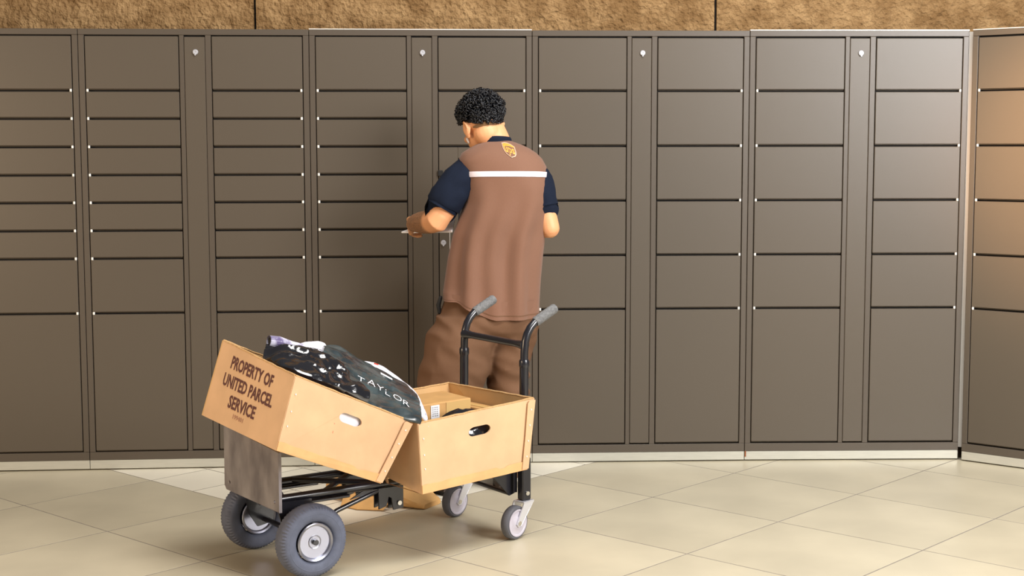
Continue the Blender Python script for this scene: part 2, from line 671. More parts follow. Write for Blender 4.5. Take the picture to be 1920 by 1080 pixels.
def locker(P0, P1, label, left, right, pins=(-1, 1), lock=True, zbase=0.046, ztop=1.979, bright_top=False, console=False, rusty=False):
    P0, P1 = Vector(P0), Vector(P1)
    d = P1 - P0
    W = d.length
    root = empty('parcel_locker', P0, math.atan2(d.y, d.x), label, 'locker', 'bank of bronze parcel lockers')
    D = 0.44
    e = 0.0012
    # carcass behind the doors
    g = Geo()
    g.box2((e, 0.022, zbase), (W - e, 0.05, ztop - 0.004))
    build('carcass', g, M['dark'], root)
    g = Geo()
    g.box2((e, 0.051, zbase), (W - e, D, ztop))
    build('body', g, M['locker'], root)
    xs = [0.0, 0.030 * W, 0.432 * W, 0.457 * W, 0.547 * W, 0.577 * W, 0.970 * W, W]
    zb, zt = 0.083, 1.953
    g = Geo()
    for a, b in ((xs[0] + e, xs[1] - GAPV), (xs[2] + GAPV, xs[3] - 0.0015), (xs[4] + 0.0015, xs[5] - GAPV), (xs[6] + GAPV, xs[7] - e)):
        g.box2((a, 0, zb + 0.0005), (b, 0.0215, zt - 0.0005))
    build('stile', g, M['locker'], root, bevel=0.0016)
    g = Geo()
    g.box2((e, 0, zbase + 0.001), (W - e, 0.0215, zb))
    build('bottom_rail', g, M['locker'], root, bevel=0.0012)
    g = Geo()
    g.box2((e, 0, zt), (W - e, 0.0215, ztop))
    build('top_rail', g, M['locker'], root, bevel=0.0012)
    g = Geo().box2((e, 0.002, 0.006), (W - e, 0.02, zbase))
    g.box2((e, 0.03, 0.0), (W - e, D, zbase - 0.001))
    pl_ = build('plinth', g, M['alu'], root, bevel=0.001)
    if rusty:
        build('rust_stain', Geo().box2((0.0015, 0.0008, 0.02), (0.008, 0.003, 0.048)), M['rust'], root)
    if bright_top:  # pale strip drawn in as the light along the top edge
        build('top_highlight', Geo().box2((e, -0.001, ztop + 0.0004), (W - e, 0.03, ztop + 0.0042)), M['edge'], root, label='pale strip standing for a highlight')
    # narrow service panel with its lock
    p = build('service_panel', Geo().box2((xs[3], 0.0008, zb + 0.006), (xs[4], 0.0215, zt - 0.008)), M['door'], root, bevel=0.0022)
    if lock:
        l = link('lock', lock_me, p)
        l.location = ((xs[3] + xs[4]) / 2 + 0.004, -0.001, 1.878)
    for side, zs, xa, xb in ((-1, left, xs[1], xs[2]), (1, right, xs[5], xs[6])):
        if not zs:
            continue
        for k in range(len(zs) - 1):
            if console and side == 1 and 2 <= k <= 4:
                continue
            z1 = zs[k] - (GAPH / 2 if k else 0.003)
            z0 = zs[k + 1] + (GAPH / 2 if k < len(zs) - 2 else 0.002)
            add_door(root, xa, xb, z0, z1, side if k > 0 else None)
    if console:
        za, zb2 = Z6[5] + GAPH / 2, Z6[2] - GAPH / 2
        xa, xb = xs[5], xs[6]
        c = build('console_panel', Geo().box2((xa, -0.001, za), (xa + 0.086, 0.0215, zb2)).box2((xb - 0.046, -0.001, za), (xb, 0.0215, zb2))
                  .box2((xa + 0.086, -0.001, zb2 - 0.05), (xb - 0.046, 0.0215, zb2)).box2((xa + 0.086, -0.001, za), (xb - 0.046, 0.0215, za + 0.16)),
                  M['door'], root, bevel=0.0018)
        build('screen', Geo().box2((xa + 0.087, 0.006, za + 0.161), (xb - 0.047, 0.0215, zb2 - 0.051)), M['dark'], c)
        build('panel_edge', Geo().box2((xa + 0.046, -0.0022, za + 0.004), (xa + 0.0485, -0.001, zb2 - 0.2)), M['edge'], c)
        l = link('lock', lock_me, c)
        l.location = (xa + 0.018, -0.003, 1.024)
        build('latch', Geo().box2((xa - 0.006, -0.012, 1.325), (xa + 0.018, -0.001, 1.352)), M['dark'], c, bevel=0.003)
    return root


S = [at_floor(169, 882), at_floor(590.5, 874.8), at_floor(998, 868.4), at_floor(1395.5, 864.3), at_floor(1796, 862)]
d0 = (Vector((-1.914, 6.616, 0)) - Vector((-2.312, 6.586, 0))).normalized()
locker(S[0] - d0 * 1.0, S[0], 'parcel locker unit cut off by the left edge of the photo', Z9, Z9)
locker(S[0], S[1], 'nine-row parcel locker unit behind the lettered box, second from the left', Z9, Z9)
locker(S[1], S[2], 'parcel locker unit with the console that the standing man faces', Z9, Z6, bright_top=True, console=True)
locker(S[2], S[3], 'six-row parcel locker unit just right of the man, beside the hand truck handle', Z6, Z6)
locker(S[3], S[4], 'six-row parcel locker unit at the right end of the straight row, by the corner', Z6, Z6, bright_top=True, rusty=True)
c0 = at_floor(1801.5, 864)
d5 = (at_floor(1920, 880) - c0).normalized()
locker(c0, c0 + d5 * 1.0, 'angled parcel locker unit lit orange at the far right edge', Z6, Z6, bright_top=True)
# pale strip added for the bright reflections in the mitred corner gap
cs = empty('corner_glint', S[4] + Vector((0.002, 0.004, 0)), 0, 'thin pale strip standing for bright reflections in the mitred gap between two lockers', 'highlight')
build('strip', Geo().box2((S[4].x + 0.0005, S[4].y + 0.006, 0.06), (c0.x + 0.012, S[4].y + 0.02, 1.975)), M['edge'], cs, world=True)

# ------------------------------------------------------------------ hand truck
TO = Vector((-0.814, 5.133, 0))
TA = math.radians(34.85)
UX = Vector((math.cos(TA), math.sin(TA), 0))
VX = Vector((-math.sin(TA), math.cos(TA), 0))


def tw(x, y, z):
    return TO + UX * x + VX * y + Vector((0, 0, z))


def at_yl(u, v, yl):       # point seen at a pixel, on the truck's vertical plane y = yl
    d = ray(u, v)
    t = (yl - (CAM - TO).dot(VX)) / d.dot(VX)
    return CAM + d * t


truck = empty('hand_truck', TO, TA, 'black convertible hand truck on four wheels with upright grey-gripped handle', 'hand truck')
RZ = 0.258
for s in (-1, 1):
    build('rail', Geo().tube([(-0.085, s * 0.12, RZ), (0.90, s * 0.12, RZ)], 0.0145, 14), M['black_steel'], truck, smooth=40)
    build('rail_clamp', Geo().box2((0.02, s * 0.12 - 0.020, RZ - 0.026), (0.20, s * 0.12 + 0.020, RZ - 0.0155)), M['black_steel'], truck, bevel=0.003)
# cross braces between the rails
for (xa_, ya_), (xb_, yb_), dz_ in (((0.10, -0.112), (0.33, 0.112), -0.004), ((0.10, 0.112), (0.33, -0.112), 0.004)):
    build('cross_brace', Geo().tube([(xa_, ya_, RZ + dz_), (xb_, yb_, RZ + dz_)], 0.0105, 12), M['black_steel'], truck, smooth=40)
for x in (0.45, 0.70, 0.87):
    build('crossbar', Geo().tube([(x, -0.115, RZ - 0.003), (x, 0.115, RZ - 0.003)], 0.011, 12), M['black_steel'], truck, smooth=40)
# nose plate standing upright at the wheel end
g = Geo()
T0 = 0.030
g.plate([(-0.200, 0.232), (0.232, 0.232), (0.245, 0.245), (0.245, 0.462), (-0.200, 0.438)],
        [[(yy + 0.006 * math.cos(k * PI / 4), 0.262 + 0.006 * math.sin(k * PI / 4)) for k in range(8)] for yy in (-0.16, 0.205)],
        lambda y, z, t: (-0.100 + t, y, z), -0.004, 0.004)
np_ = build('nose_plate', g, M['galv'], truck, bevel=0.0015)
build('plate_foot', Geo().box2((-0.095, -0.14, RZ - 0.03), (-0.080, 0.14, RZ + 0.02)), M['black_steel'], truck, bevel=0.003)
# axle and its brackets
build('axle', Geo().tube([(0, -0.262, 0.127), (0, 0.262, 0.127)], 0.010, 14), M['black_steel'], truck, smooth=40)
for s in (-1, 1):
    g = Geo()
    fn = lambda x, z, t, s=s: (x, s * 0.135 + t, z)
    g.plate([(-0.085, 0.25), (0.05, 0.25), (0.032, 0.115), (-0.030, 0.105), (-0.060, 0.15)],
            [[(-0.02 + 0.014 * math.cos(k * PI / 4), 0.195 + 0.014 * math.sin(k * PI / 4)) for k in range(8)]], fn, -0.003, 0.003)
    build('axle_bracket', g, M['black_steel'], truck, bevel=0.001)
    if s < 0:
        build('strut', Geo().tube([(0.01, s * 0.150, 0.128), (0.14, s * 0.15, 0.195), (0.345, s * 0.128, RZ - 0.012)], 0.0085, 10), M['black_steel'], truck, smooth=40)
        build('strut_gusset', Geo().plate([(0.20, 0.222), (0.345, 0.246), (0.25, 0.246)], [], lambda x, z, t, s=s: (x, s * 0.134 + t, z), -0.003, 0.003), M['black_steel'], truck)
    # slotted latch brackets under the rail
    g = Geo()
    for yy in (0.105, 0.137):
        fn = lambda x, z, t, s=s, yy=yy: (x, s * yy + t, z)
        g.plate([(0.315, 0.246), (0.415, 0.246), (0.415, 0.166), (0.375, 0.162), (0.368, 0.205), (0.355, 0.212), (0.345, 0.18), (0.315, 0.172)], [], fn, -0.0025, 0.0025)
    lb = build('latch_bracket', g, M['black_steel'], truck, bevel=0.0008)
    build('bolt', Geo().lathe([(0.0085, -0.003), (0.0085, 0.002), (0.006, 0.004)], (0.398, s * 0.1425, 0.185), 'y', 12).xform(Matrix.Identity(4)), M['chrome'], lb, smooth=40)

# pneumatic wheels
R_T, W_T = 0.1265, 0.080
prof = []
for k in range(25):
    a = math.radians(-150 + k * 300 / 24.0)
    rr = 0.0955 + 0.031 * (abs(math.cos(a)) ** 0.75) * (1 if math.cos(a) > 0 else -1)
    yy = W_T / 2 * (abs(math.sin(a)) ** 0.7) * (1 if math.sin(a) > 0 else -1)
    prof.append((rr, yy))
NT = 132


def tread(i, j):
    r, h = prof[i % len(prof)]
    if 0.110 < r and abs(h) > 0.016:
        return 0.972 if (j % 2 == 0) else 1.0
    if r > 0.12 and abs(h) < 0.016:
        return 0.985 if ((j + i) % 3 == 0) else 1.0
    return 1.0


for s in (-1, 1):
    c = (0, s * 0.222, 0.127)
    wl = build('wheel', Geo().lathe(prof, c, 'y', NT, tread, closed_prof=True), M['tire'], truck, smooth=25)
    build('sidewall_ring', Geo().lathe([(0.094, s * 0.0385), (0.098, s * 0.0405), (0.100, s * 0.0405), (0.103, s * 0.0375)], c, 'y', 64, closed_prof=True), M['tire'], wl, smooth=60)
    for q in (-1, 1):
        dish = [(0.064, q * 0.028), (0.067, q * 0.036), (0.064, q * 0.039), (0.058, q * 0.036), (0.054, q * 0.026), (0.050, q * 0.018), (0.036, q * 0.006), (0.031, q * 0.008), (0.028, q * 0.026), (0.023, q * 0.029), (0.020, q * 0.028), (0.019, q * 0.004), (0.001, q * 0.004)]
        build('rim', Geo().lathe(dish, c, 'y', 48), M['rim'], wl, smooth=35)
    build('hub_bearing', Geo().lathe([(0.0185, s * 0.006), (0.0185, s * 0.020), (0.010, s * 0.021), (0.010, s * 0.006)], c, 'y', 24), M['dark'], wl, smooth=35)
    build('hub_cap', Geo().lathe([(0.0095, s * 0.020), (0.0095, s * 0.034), (0.007, s * 0.037), (0.001, s * 0.037)], c, 'y', 16), M['chrome'], wl, smooth=35)

# casters
for s in (-1, 1):
    px_, py_ = 0.905, s * 0.205
    sw = Matrix.Translation((px_, py_, 0)) @ Matrix.Rotation(math.radians(16), 4, 'Z')
    cc = Vector((-0.062, 0, 0.0635))
    g = Geo()
    for q in (-1, 1):
        fn = lambda x, z, t, q=q: (x, q * 0.0245 + t, z)
        g.plate([(-0.076, 0.060), (-0.066, 0.050), (-0.052, 0.052), (-0.01, 0.098), (0.024, 0.134), (-0.034, 0.134)], [], fn, -0.002, 0.002)
    g.box2((-0.034, -0.0265, 0.133), (0.024, 0.0265, 0.138))
    fork = build('caster', g.xform(sw), M['zinc'], truck, bevel=0.001)
    pr = [(0.050, -0.016), (0.058, -0.017), (0.0625, -0.012), (0.0635, 0.0), (0.0625, 0.012), (0.058, 0.017), (0.050, 0.016)]
    cw = build('caster_wheel', Geo().lathe(pr, cc, 'y', 40).xform(sw), M['castertire'], fork, smooth=40)
    for q in (-1, 1):
        pr = [(0.0505, q * 0.0162), (0.0515, q * 0.0195), (0.046, q * 0.0195), (0.043, q * 0.0170), (0.026, q * 0.0168), (0.022, q * 0.0195), (0.016, q * 0.0205), (0.001, q * 0.0205)]
        build('caster_hub', Geo().lathe(pr, cc, 'y', 36).xform(sw), M['casterhub'], fork, smooth=35)
    build('axle_bolt', Geo().lathe([(0.0085, -0.030), (0.0085, 0.030)], cc, 'y', 12).xform(sw), M['chrome'], fork, smooth=40)
    # socket that takes the caster stem
    so = build('caster_socket', Geo().box2((px_ - 0.021, py_ - 0.018, 0.139), (px_ + 0.019, py_ + 0.018, 0.30)), M['black_steel'], truck, bevel=0.004)
    build('bolt', Geo().lathe([(0.008, py_ - 0.023), (0.008, py_ - 0.0175)], (px_, 0, 0.166), 'y', 12), M['chrome'], so, smooth=40)
    build('socket_arm', Geo().box2((px_ - 0.022, min(py_, s * 0.12), 0.246), (px_ + 0.010, max(py_, s * 0.12), 0.270)), M['black_steel'], truck, bevel=0.003)
    # folded gusset plate
    g = Geo().plate([(0.77, 0.252), (0.884, 0.252), (0.884, 0.160), (0.862, 0.152)], [], lambda x, z, t, s=s: (x, s * 0.165 + t, z), -0.003, 0.003)
    g.box2((0.87, s * 0.165 - 0.02, 0.165), (0.886, s * 0.165 + 0.025, 0.25))
    build('gusset', g, M['black_steel'], truck, bevel=0.001)
build('rear_brace', Geo().tube([(0.862, -0.165, 0.160), (0.862, 0.165, 0.160)], 0.008, 10), M['black_steel'], truck, smooth=40)

# handle
for s in (-1, 1):
    y = s * 0.205
    build('handle_tube', Geo().tube([(0.902, y, 0.23), (0.902, y, 0.45), (0.904, y, 0.66)], 0.0172, 16), M['black_steel'], truck, smooth=40)
    pts = [(0.904, y, 0.655), (0.905, y, 0.70), (0.909, y, 0.738), (0.918, y, 0.765), (0.932, y, 0.787), (0.952, y, 0.806), (0.985, y, 0.824)]
    hb = build('handle_bend', Geo().tube(pts, 0.0150, 16), M['black_steel'], truck, smooth=40)
    build('collar', Geo().lathe([(0.0185, 0.642), (0.0195, 0.648), (0.0195, 0.664), (0.0172, 0.670)], (0.904, y, 0), 'z', 18), M['black_steel'], hb, smooth=40)
    gp = []
    gr_ = []
    a0, a1 = Vector((0.954, y, 0.807)), Vector((1.048, y, 0.855))
    for k in range(13):
        gp.append(a0.lerp(a1, k / 12.0))
        gr_.append(0.0195 if k % 2 else 0.0185)
    gr_[0] = 0.017
    gr_[-1] = 0.016
    build('grip', Geo().tube(gp, gr_, 18), M['grip'], hb, smooth=50)
cb = [Vector((0.907, -0.205 + 0.41 * k / 14.0, 0.724)) for k in range(15)]
cr_ = [0.0135 + 0.007 * max(0, 1 - min(k, 14 - k) / 1.6) for k in range(15)]
build('handle_crossbar', Geo().tube(cb, cr_, 14), M['black_steel'], truck, smooth=40)


# ------------------------------------------------------------------ reusable cardboard totes
def tote(P, label, text=False, notches=True, slots=True):
    P = [Vector(p) for p in P]

    def H(x, y, z):
        def l(a, b, t):
            return a + (b - a) * t
        return l(l(l(P[0], P[1], x), l(P[2], P[3], x), y), l(l(P[4], P[5], x), l(P[6], P[7], x), y), z)

    base = (P[0] + P[1] + P[2] + P[3]) / 4
    root = empty('cardboard_tote', base, 0, label, 'box', 'open cardboard totes on the hand truck')
    t = 0.013
    slot = [(0.52 + 0.052 * math.cos(a) * 1.0 + (0.045 if math.cos(a) > 0 else -0.045), 0.715 + 0.068 * math.sin(a))
            for a in [2 * PI * (k + 0.5) / 20 for k in range(20)]]

    def edge_poly(nt, n=1):      # top edge slightly uneven
        top = [(1 - k / 12.0, 1 + 0.008 * noise.noise(Vector((k * 1.7, nt, 0)))) for k in range(13)]
        return [(0, 0), (1, 0)] + top

    # near and far long sides
    build('side_panel', Geo().plate(edge_poly(1.3), [slot] if slots else [], lambda x, z, d: H(x, d, z), 0, t), M['card'], root, world=True, smooth=50, label='long side with handle slot')
    build('side_panel', Geo().plate(edge_poly(4.1), [], lambda x, z, d: H(x, d, z), 1 - t, 1), M['card_in'], root, world=True)

    def end_outline(nt):
        pts = [(0, 0)]
        if notches:
            for cy in notches:
                pts += [(cy - 0.05, 0), (cy - 0.035, 0.08), (cy, 0.10), (cy + 0.035, 0.08), (cy + 0.05, 0)]
        pts += [(1, 0)]
        return pts + [(1 - k / 12.0, 1 + 0.008 * noise.noise(Vector((k * 1.7, nt, 0)))) for k in range(13)]
    a = 0.0135
    build('end_panel', Geo().plate([(a + (1 - 2 * a) * y, z) for y, z in end_outline(2.2)], [], lambda y, z, d: H(d, y, z), 0.0, t), M['card'], root, world=True)
    build('end_panel', Geo().plate([(a + (1 - 2 * a) * y, z) for y, z in end_outline(3.2)], [], lambda y, z, d: H(d, y, z), 1 - t, 1.0), M['card_in'], root, world=True)
    zf = 0.10 if notches else 0.0
    build('bottom_panel', Geo().hexa([H(x, y, z) for z in (zf, zf + 0.02) for y in (0.014, 0.986) for x in (0.014, 0.986)]), M['card_in'], root, world=True)
    # folded strips along the bottom and the right end of the near side
    n = 26
    top, bot = [], []
    for k in range(n + 1):
        x = 0.002 + 0.99 * k / n
        z = 0.125 + 0.018 * noise.noise(Vector((k * 0.35, P[0].x * 9, 2))) - (0.03 if 18 < k < 21 else 0)
        top.append((x, z))
    build('bottom_flap', Geo().plate([(0.002, 0.004), (0.99, 0.004)] + top[::-1], [], lambda x, z, d: H(x, d, z), -0.0085, -0.001), M['card_flap'], root, world=True)
    build('corner_flap', Geo().plate([(0.935, 0.02), (0.998, 0.02), (0.998, 0.985), (0.945, 0.985), (0.932, 0.95), (0.937, 0.5)], [], lambda x, z, d: H(x, d, z), -0.016, -0.009), M['card'], root, world=True)
    # tape along the left edge and the staples
    build('edge_tape', Geo().plate([(0.003, 0.12), (0.058, 0.14), (0.052, 0.5), (0.06, 0.97), (0.003, 0.985)], [], lambda x, z, d: H(x, d, z), -0.005, -0.001), M['card'], root, world=True)
    g = Geo()
    for x, zz in ((0.035, (0.35, 0.55, 0.78)), (0.965, (0.2, 0.42, 0.64, 0.86))):
        for z in zz:
            o1 = -0.012 if x < 0.5 else -0.022
            g.hexa([H(x + dx, d, z + dz) for dz in (-0.009, 0.009) for d in (o1, o1 + 0.006) for dx in (-0.0035, 0.0035)])
    build('staple', g, M['white'], root, world=True, kind='stuff')
    # worn rim lips
    for (pa, pb) in (((0, 0), (1, 0)), ((0, 0), (0, 1)), ((1, 0), (1, 1)), ((0, 1), (1, 1))):
        nn = 16
        pts = []
        for k in range(nn + 1):
            f = k / nn
            x, y = pa[0] + (pb[0] - pa[0]) * f, pa[1] + (pb[1] - pa[1]) * f
            x, y = min(max(x, 0.007), 0.993), min(max(y, 0.007), 0.993)
            pts.append(H(x, y, 1.004 + 0.008 * noise.noise(Vector((k * 0.9, pa[0] + 2 * pb[1], P[0].y)))))
        build('rim_edge', Geo().tube(pts, 0.0042, 6), M['card_edge'], root, world=True, smooth=60)
    if text:
        for s_, u0, u1, v0, v1, mt, bold in (('PROPERTY OF', .20, .765, .715, .885, 'ink', 0.012), ('UNITED PARCEL', .155, .82, .475, .643, 'ink', 0.012),
                                             ('SERVICE', .295, .652, .236, .405, 'ink', 0.012), ('199401', .395, .53, .133, .192, 'ink2', 0.01)):
            tv, tf, _ = text_mesh(s_, bold * 2.4)
            g = Geo().add([H(-0.0022, 1 - (u0 + (u1 - u0) * x), v0 + (v1 - v0) * y) for x, y in tv], tf)
            build('lettering', g, M[mt], root, world=True)
    return root, H


B1 = [(-0.7606, 4.6993, 0.4898), (-0.4529, 5.0218, 0.3062), (-1.0721, 5.0557, 0.541), (-0.7478, 5.3784, 0.3587),
      (-0.7011, 4.7402, 0.7259), (-0.3454, 5.0598, 0.513), (-1.0034, 5.0984, 0.795), (-0.6567, 5.4188, 0.5905)]
B2 = [(-0.3142, 5.0616, 0.259), (0.0561, 5.3845, 0.2753), (-0.6231, 5.4272, 0.2641), (-0.2307, 5.7506, 0.2858),
      (-0.3265, 5.051, 0.509), (0.0815, 5.3755, 0.5417), (-0.6291, 5.4172, 0.5203), (-0.2467, 5.7404, 0.5403)]
tote1, H1 = tote(B1, 'tilted open cardboard tote with brown lettering on its end, full of plastic mailers', text=True, notches=())
tote2, H2 = tote(B2, 'level open cardboard tote at the handle end of the hand truck', notches=(0.475, 0.975 - 0.0))


g = Geo()
for q in (0, 1, 2):
    u0, v0 = 0.400 + 0.004 * q * (-1) ** q, 0.60 - 0.045 * q
    g.add([H1(u0, -0.0022, v0), H1(u0 + 0.004, -0.0022, v0), H1(u0 + 0.010, -0.0022, v0 - 0.05), H1(u0 + 0.006, -0.0022, v0 - 0.05)], [(0, 1, 2, 3)])
build('pen_mark', g, M['redprint'], tote1, world=True)

# ------------------------------------------------------------------ plastic mailers in the tilted tote
def crumpled_patch(rows, nu, nv, amp, freq, thick, bulge=0.0, seed=0, ridged=True, streak=None):
    """rows: list of (near, far) edge points; returns closed pillow geometry and its surface function."""
    ns = len(rows) - 1

    def S0(s, t):
        f = min(max(s, 0), 1) * ns
        i = min(int(f), ns - 1)
        f -= i

        def cm(k):
            idx = [max(0, i - 1), i, min(ns, i + 1), min(ns, i + 2)]
            p0, p1, p2, p3 = [rows[j][k] for j in idx]
            return 0.5 * ((2 * p1) + (p2 - p0) * f + (2 * p0 - 5 * p1 + 4 * p2 - p3) * f * f + (-p0 + 3 * p1 - 3 * p2 + p3) * f ** 3)
        a, b = cm(0), cm(1)
        return a + (b - a) * t

    e = 0.01

    def nrm(s, t):
        du = S0(min(s + e, 1), t) - S0(max(s - e, 0), t)
        dv = S0(s, t + e) - S0(s, t - e)
        n_ = du.cross(dv)
        if n_.z < 0:
            n_ = -n_
        return n_.normalized()

    def wr(p):
        if streak:
            al = p.dot(streak[0])
            p = p + streak[0] * (al * (streak[1] - 1.0))
        q = p * freq + Vector((seed * 3.1, seed * 1.7, seed))
        v = noise.noise(q)
        if ridged:
            v = 1 - 2 * abs(v)
            v += 0.6 * (1 - 2 * abs(noise.noise(q * 2.3)))
            v += 0.3 * noise.noise(q * 5)
        return v * 0.6

    def top(s, t, off=0.0):
        p = S0(s, t)
        k = max(0.0, math.sin(PI * t)) ** 0.6
        kk = max(0.0, math.sin(PI * min(max(s, 0.0), 1.0))) ** 0.4
        return p + nrm(s, t) * (bulge * k * (0.35 + 0.65 * kk) + amp * wr(p) * (0.3 + 0.7 * k) + off)

    def bottom(s, t):
        p = S0(s, t)
        k = max(0.0, math.sin(PI * t)) ** 0.5 * max(0.0, math.sin(PI * s)) ** 0.3
        return p - nrm(s, t) * (thick * k + 0.003)
    g = Geo()
    ring = []
    for i in range(nu + 1):
        s = i / nu
        if 0 < i < nu:
            s += 0.3 / nu * math.sin(i * 12.9898)
        ring.append([top(s, j / nv) for j in range(nv + 1)] + [bottom(s, 1 - j / nv) for j in range(nv + 1)])
    g.rings(ring)
    return g, top


def px_rows(lst):
    return [(at_yl(a[0], a[1], a[2]), at_yl(b[0], b[1], b[2])) for a, b in lst]


# white mailer that shows beyond and below the black one
g, wtop = crumpled_patch(px_rows([((672, 716, -0.16), (676, 676, 0.02)), ((705, 735, -0.2), (712, 684, 0.03)), ((750, 752, -0.24), (747, 708, 0.0)),
                                  ((792, 782, -0.30), (781, 738, -0.08)), ((804, 800, -0.345), (799, 778, -0.27))]),
                         40, 16, 0.006, 22, 0.006, 0.004, 3)
mw = empty('white_poly_mailer', at_yl(740, 745, -0.2), 0, 'white printed poly mailer peeking out from under the black lettered mailer', 'mailer', 'mailers in the tilted tote')
build('pouch', g, M['white_mailer'], mw, world=True, smooth=50)
g = Geo()
for k in range(26):
    s, t = 0.80 + 0.18 * rnd.random(), 0.15 + 0.8 * rnd.random()
    ds, dt = 0.008 + 0.012 * rnd.random(), 0.03
    g.add([wtop(s, t, .0012), wtop(s + ds, t, .0012), wtop(s + ds, t + dt, .0012), wtop(s, t + dt, .0012)], [(0, 1, 2, 3)])
build('blue_print', g, M['blueprint'], mw, world=True)
g = Geo().add([wtop(0.18 + 0.05 * a, 0.93 + 0.04 * b, .0015) for a, b in ((0, 0), (1, 0), (1, 1), (0, 1))], [(0, 1, 2, 3)])
build('red_print', g, M['redprint'], mw, world=True)

# black mailer with white lettering
g, ttop = crumpled_patch(px_rows([((596, 686, -0.20), (606, 648, -0.02)), ((618, 712, -0.25), (636, 652, 0.0)), ((652, 738, -0.285), (676, 676, -0.02)),
                                  ((694, 762, -0.30), (716, 698, -0.03)), ((742, 781, -0.325), (758, 722, -0.07)), ((789, 794, -0.35), (780, 746, -0.14))]),
                         96, 48, 0.016, 15, 0.010, 0.022, 1, True, ((UX - Vector((0, 0, 0.5))).normalized(), 0.35))
mt_ = empty('black_poly_mailer', at_yl(690, 730, -0.2), 0, 'long black poly mailer with white letters draped over the tote corner', 'mailer', 'mailers in the tilted tote')
build('pouch', g, M['mailer'], mt_, world=True, smooth=30)
letters = 'TAYLOR'


def on_pouch(u, v):      # pouch parameters of the spot that shows at a pixel
    best = None
    for i in range(101):
        for j in range(4, 41):
            d = ttop(i / 100.0, j / 44.0) - CAM
            k = d.dot(CF)
            e = (960 + FPX * d.dot(CR) / k - u) ** 2 + (540 - FPX * d.dot(CU) / k - v) ** 2
            if best is None or e < best[0]:
                best = (e, i / 100.0, j / 44.0)
    return best[1], best[2]


spots = [on_pouch(*p) for p in ((677, 712), (695, 720), (712, 729), (727, 738), (744, 747), (761, 759))]
run = (ttop(*spots[5]) - ttop(*spots[0])).normalized()


def pouch_frame(s_, t_, run_):
    es, et = 0.035, 0.13
    smp = [ttop(s_ + a_ * es, t_ + b_ * et) for a_ in (-1, 0, 1) for b_ in (-1, 0, 1)]
    c0 = sum(smp, Vector()) / 9
    dv = ttop(s_, min(t_ + et, 0.95)) - ttop(s_, t_ - et)
    dv = (dv - run_ * dv.dot(run_)).normalized()
    nn = run_.cross(dv).normalized()
    if nn.dot(CAM - c0) < 0:
        nn = -nn
    lift = max((p - c0).dot(nn) for p in smp)
    return ttop(s_, t_), dv, nn, max(0.003, (c0 - ttop(s_, t_)).dot(nn) + lift * 0.75 + 0.002)


g = Geo()
for ch, (s_, t_) in zip(letters, spots):
    tv, tf, asp = text_mesh(ch, -0.014)
    c0_, dv, nn_, lift = pouch_frame(s_, t_, run)
    hh = 0.034
    ww = hh * asp
    g.add([c0_ + run * (ww * (x - 0.5)) + dv * (hh * (y - 0.5)) + nn_ * lift for x, y in tv], tf)
build('lettering', g, M['paper'], mt_, world=True)
s_, t_ = on_pouch(724, 706)
c0_, dv, nn_, lift = pouch_frame(s_, t_, run)
g = Geo().add([c0_ + run * (0.024 * a) + dv * (0.008 * b) + nn_ * (lift + c) for c in (-0.002, 0.0) for b in (-1, 1) for a in (-1, 1)],
              [(0, 2, 3, 1), (4, 5, 7, 6), (0, 1, 5, 4), (2, 6, 7, 3), (0, 4, 6, 2), (1, 3, 7, 5)])
build('white_label', g, M['paper'], mt_, world=True)

# glossy black crumpled bag against the lettered end
g, btop = crumpled_patch(px_rows([((492, 672, -0.12), (500, 656, 0.03)), ((530, 690, -0.26), (528, 655, 0.0)), ((575, 709, -0.33), (570, 662, -0.02)),
                                  ((620, 724, -0.34), (612, 672, -0.05)), ((664, 741, -0.345), (650, 728, -0.24)), ((690, 753, -0.345), (680, 747, -0.30))]),
                         90, 60, 0.034, 10, 0.03, 0.020, 5, True, ((UX * 0.8 - VX * 0.5 + Vector((0, 0, 0.25))).normalized(), 0.40))
pb = empty('black_plastic_bag', at_yl(590, 700, -0.2), 0, 'shiny crumpled black plastic bag beside the lettered end of the tote', 'plastic bag', 'mailers in the tilted tote')
build('bag', g, M['plastic'], pb, world=True, smooth=26)

# rolled printed mailer on top, with an open dark end
rm = empty('rolled_mailer', at_yl(560, 655, -0.02), 0, 'rolled white and purple printed mailer lying on top of the tilted tote', 'mailer', 'mailers in the tilted tote')
g = Geo()
pts = [at_yl(504, 639, -0.02), at_yl(522, 641, -0.02), at_yl(545, 649, -0.02), at_yl(572, 655, -0.02), at_yl(596, 659, -0.02)]
rads = [0.019, 0.020, 0.0185, 0.017, 0.012]
g.tube(pts, rads, 20, caps=False)
g.tube([p for p in pts[:3]], [r - 0.004 for r in rads[:3]], 20, caps=False)
sleeve = build('roll', g, M['lav'], rm, world=True, smooth=50)
build('hole_shade', Geo().tube([pts[0].lerp(pts[1], 0.12), pts[1]], [0.0145, 0.0145], 18), M['dark'], rm, world=True, smooth=40)  # dark plug painted as the shade inside the roll
g, _t = crumpled_patch(px_rows([((560, 672, -0.08), (556, 646, 0.0)), ((582, 684, -0.14), (580, 641, 0.01)), ((604, 694, -0.2), (606, 643, 0.0)), ((616, 700, -0.24), (618, 660, -0.05))]),
                       28, 18, 0.010, 30, 0.004, 0.006, 8)
build('loose_end', g, M['white_mailer'], rm, world=True, smooth=45)

# pale mailer lying low in the tote, seen through the handle slot
pm = empty('pale_mailer', H1(0.52, 0.1, 0.6), 0, 'pale lavender mailer seen through the handle slot of the tilted tote', 'mailer', 'mailers in the tilted tote')
g, _t = crumpled_patch([(H1(x, 0.05 + 0.02 * math.sin(9 * x), 0.14), H1(x, 0.045, 0.84)) for x in (0.25, 0.4, 0.55, 0.7, 0.82)], 20, 14, 0.004, 20, 0.006, 0.0, 4)
build('pouch', g, M['white_mailer'], pm, world=True, smooth=50)

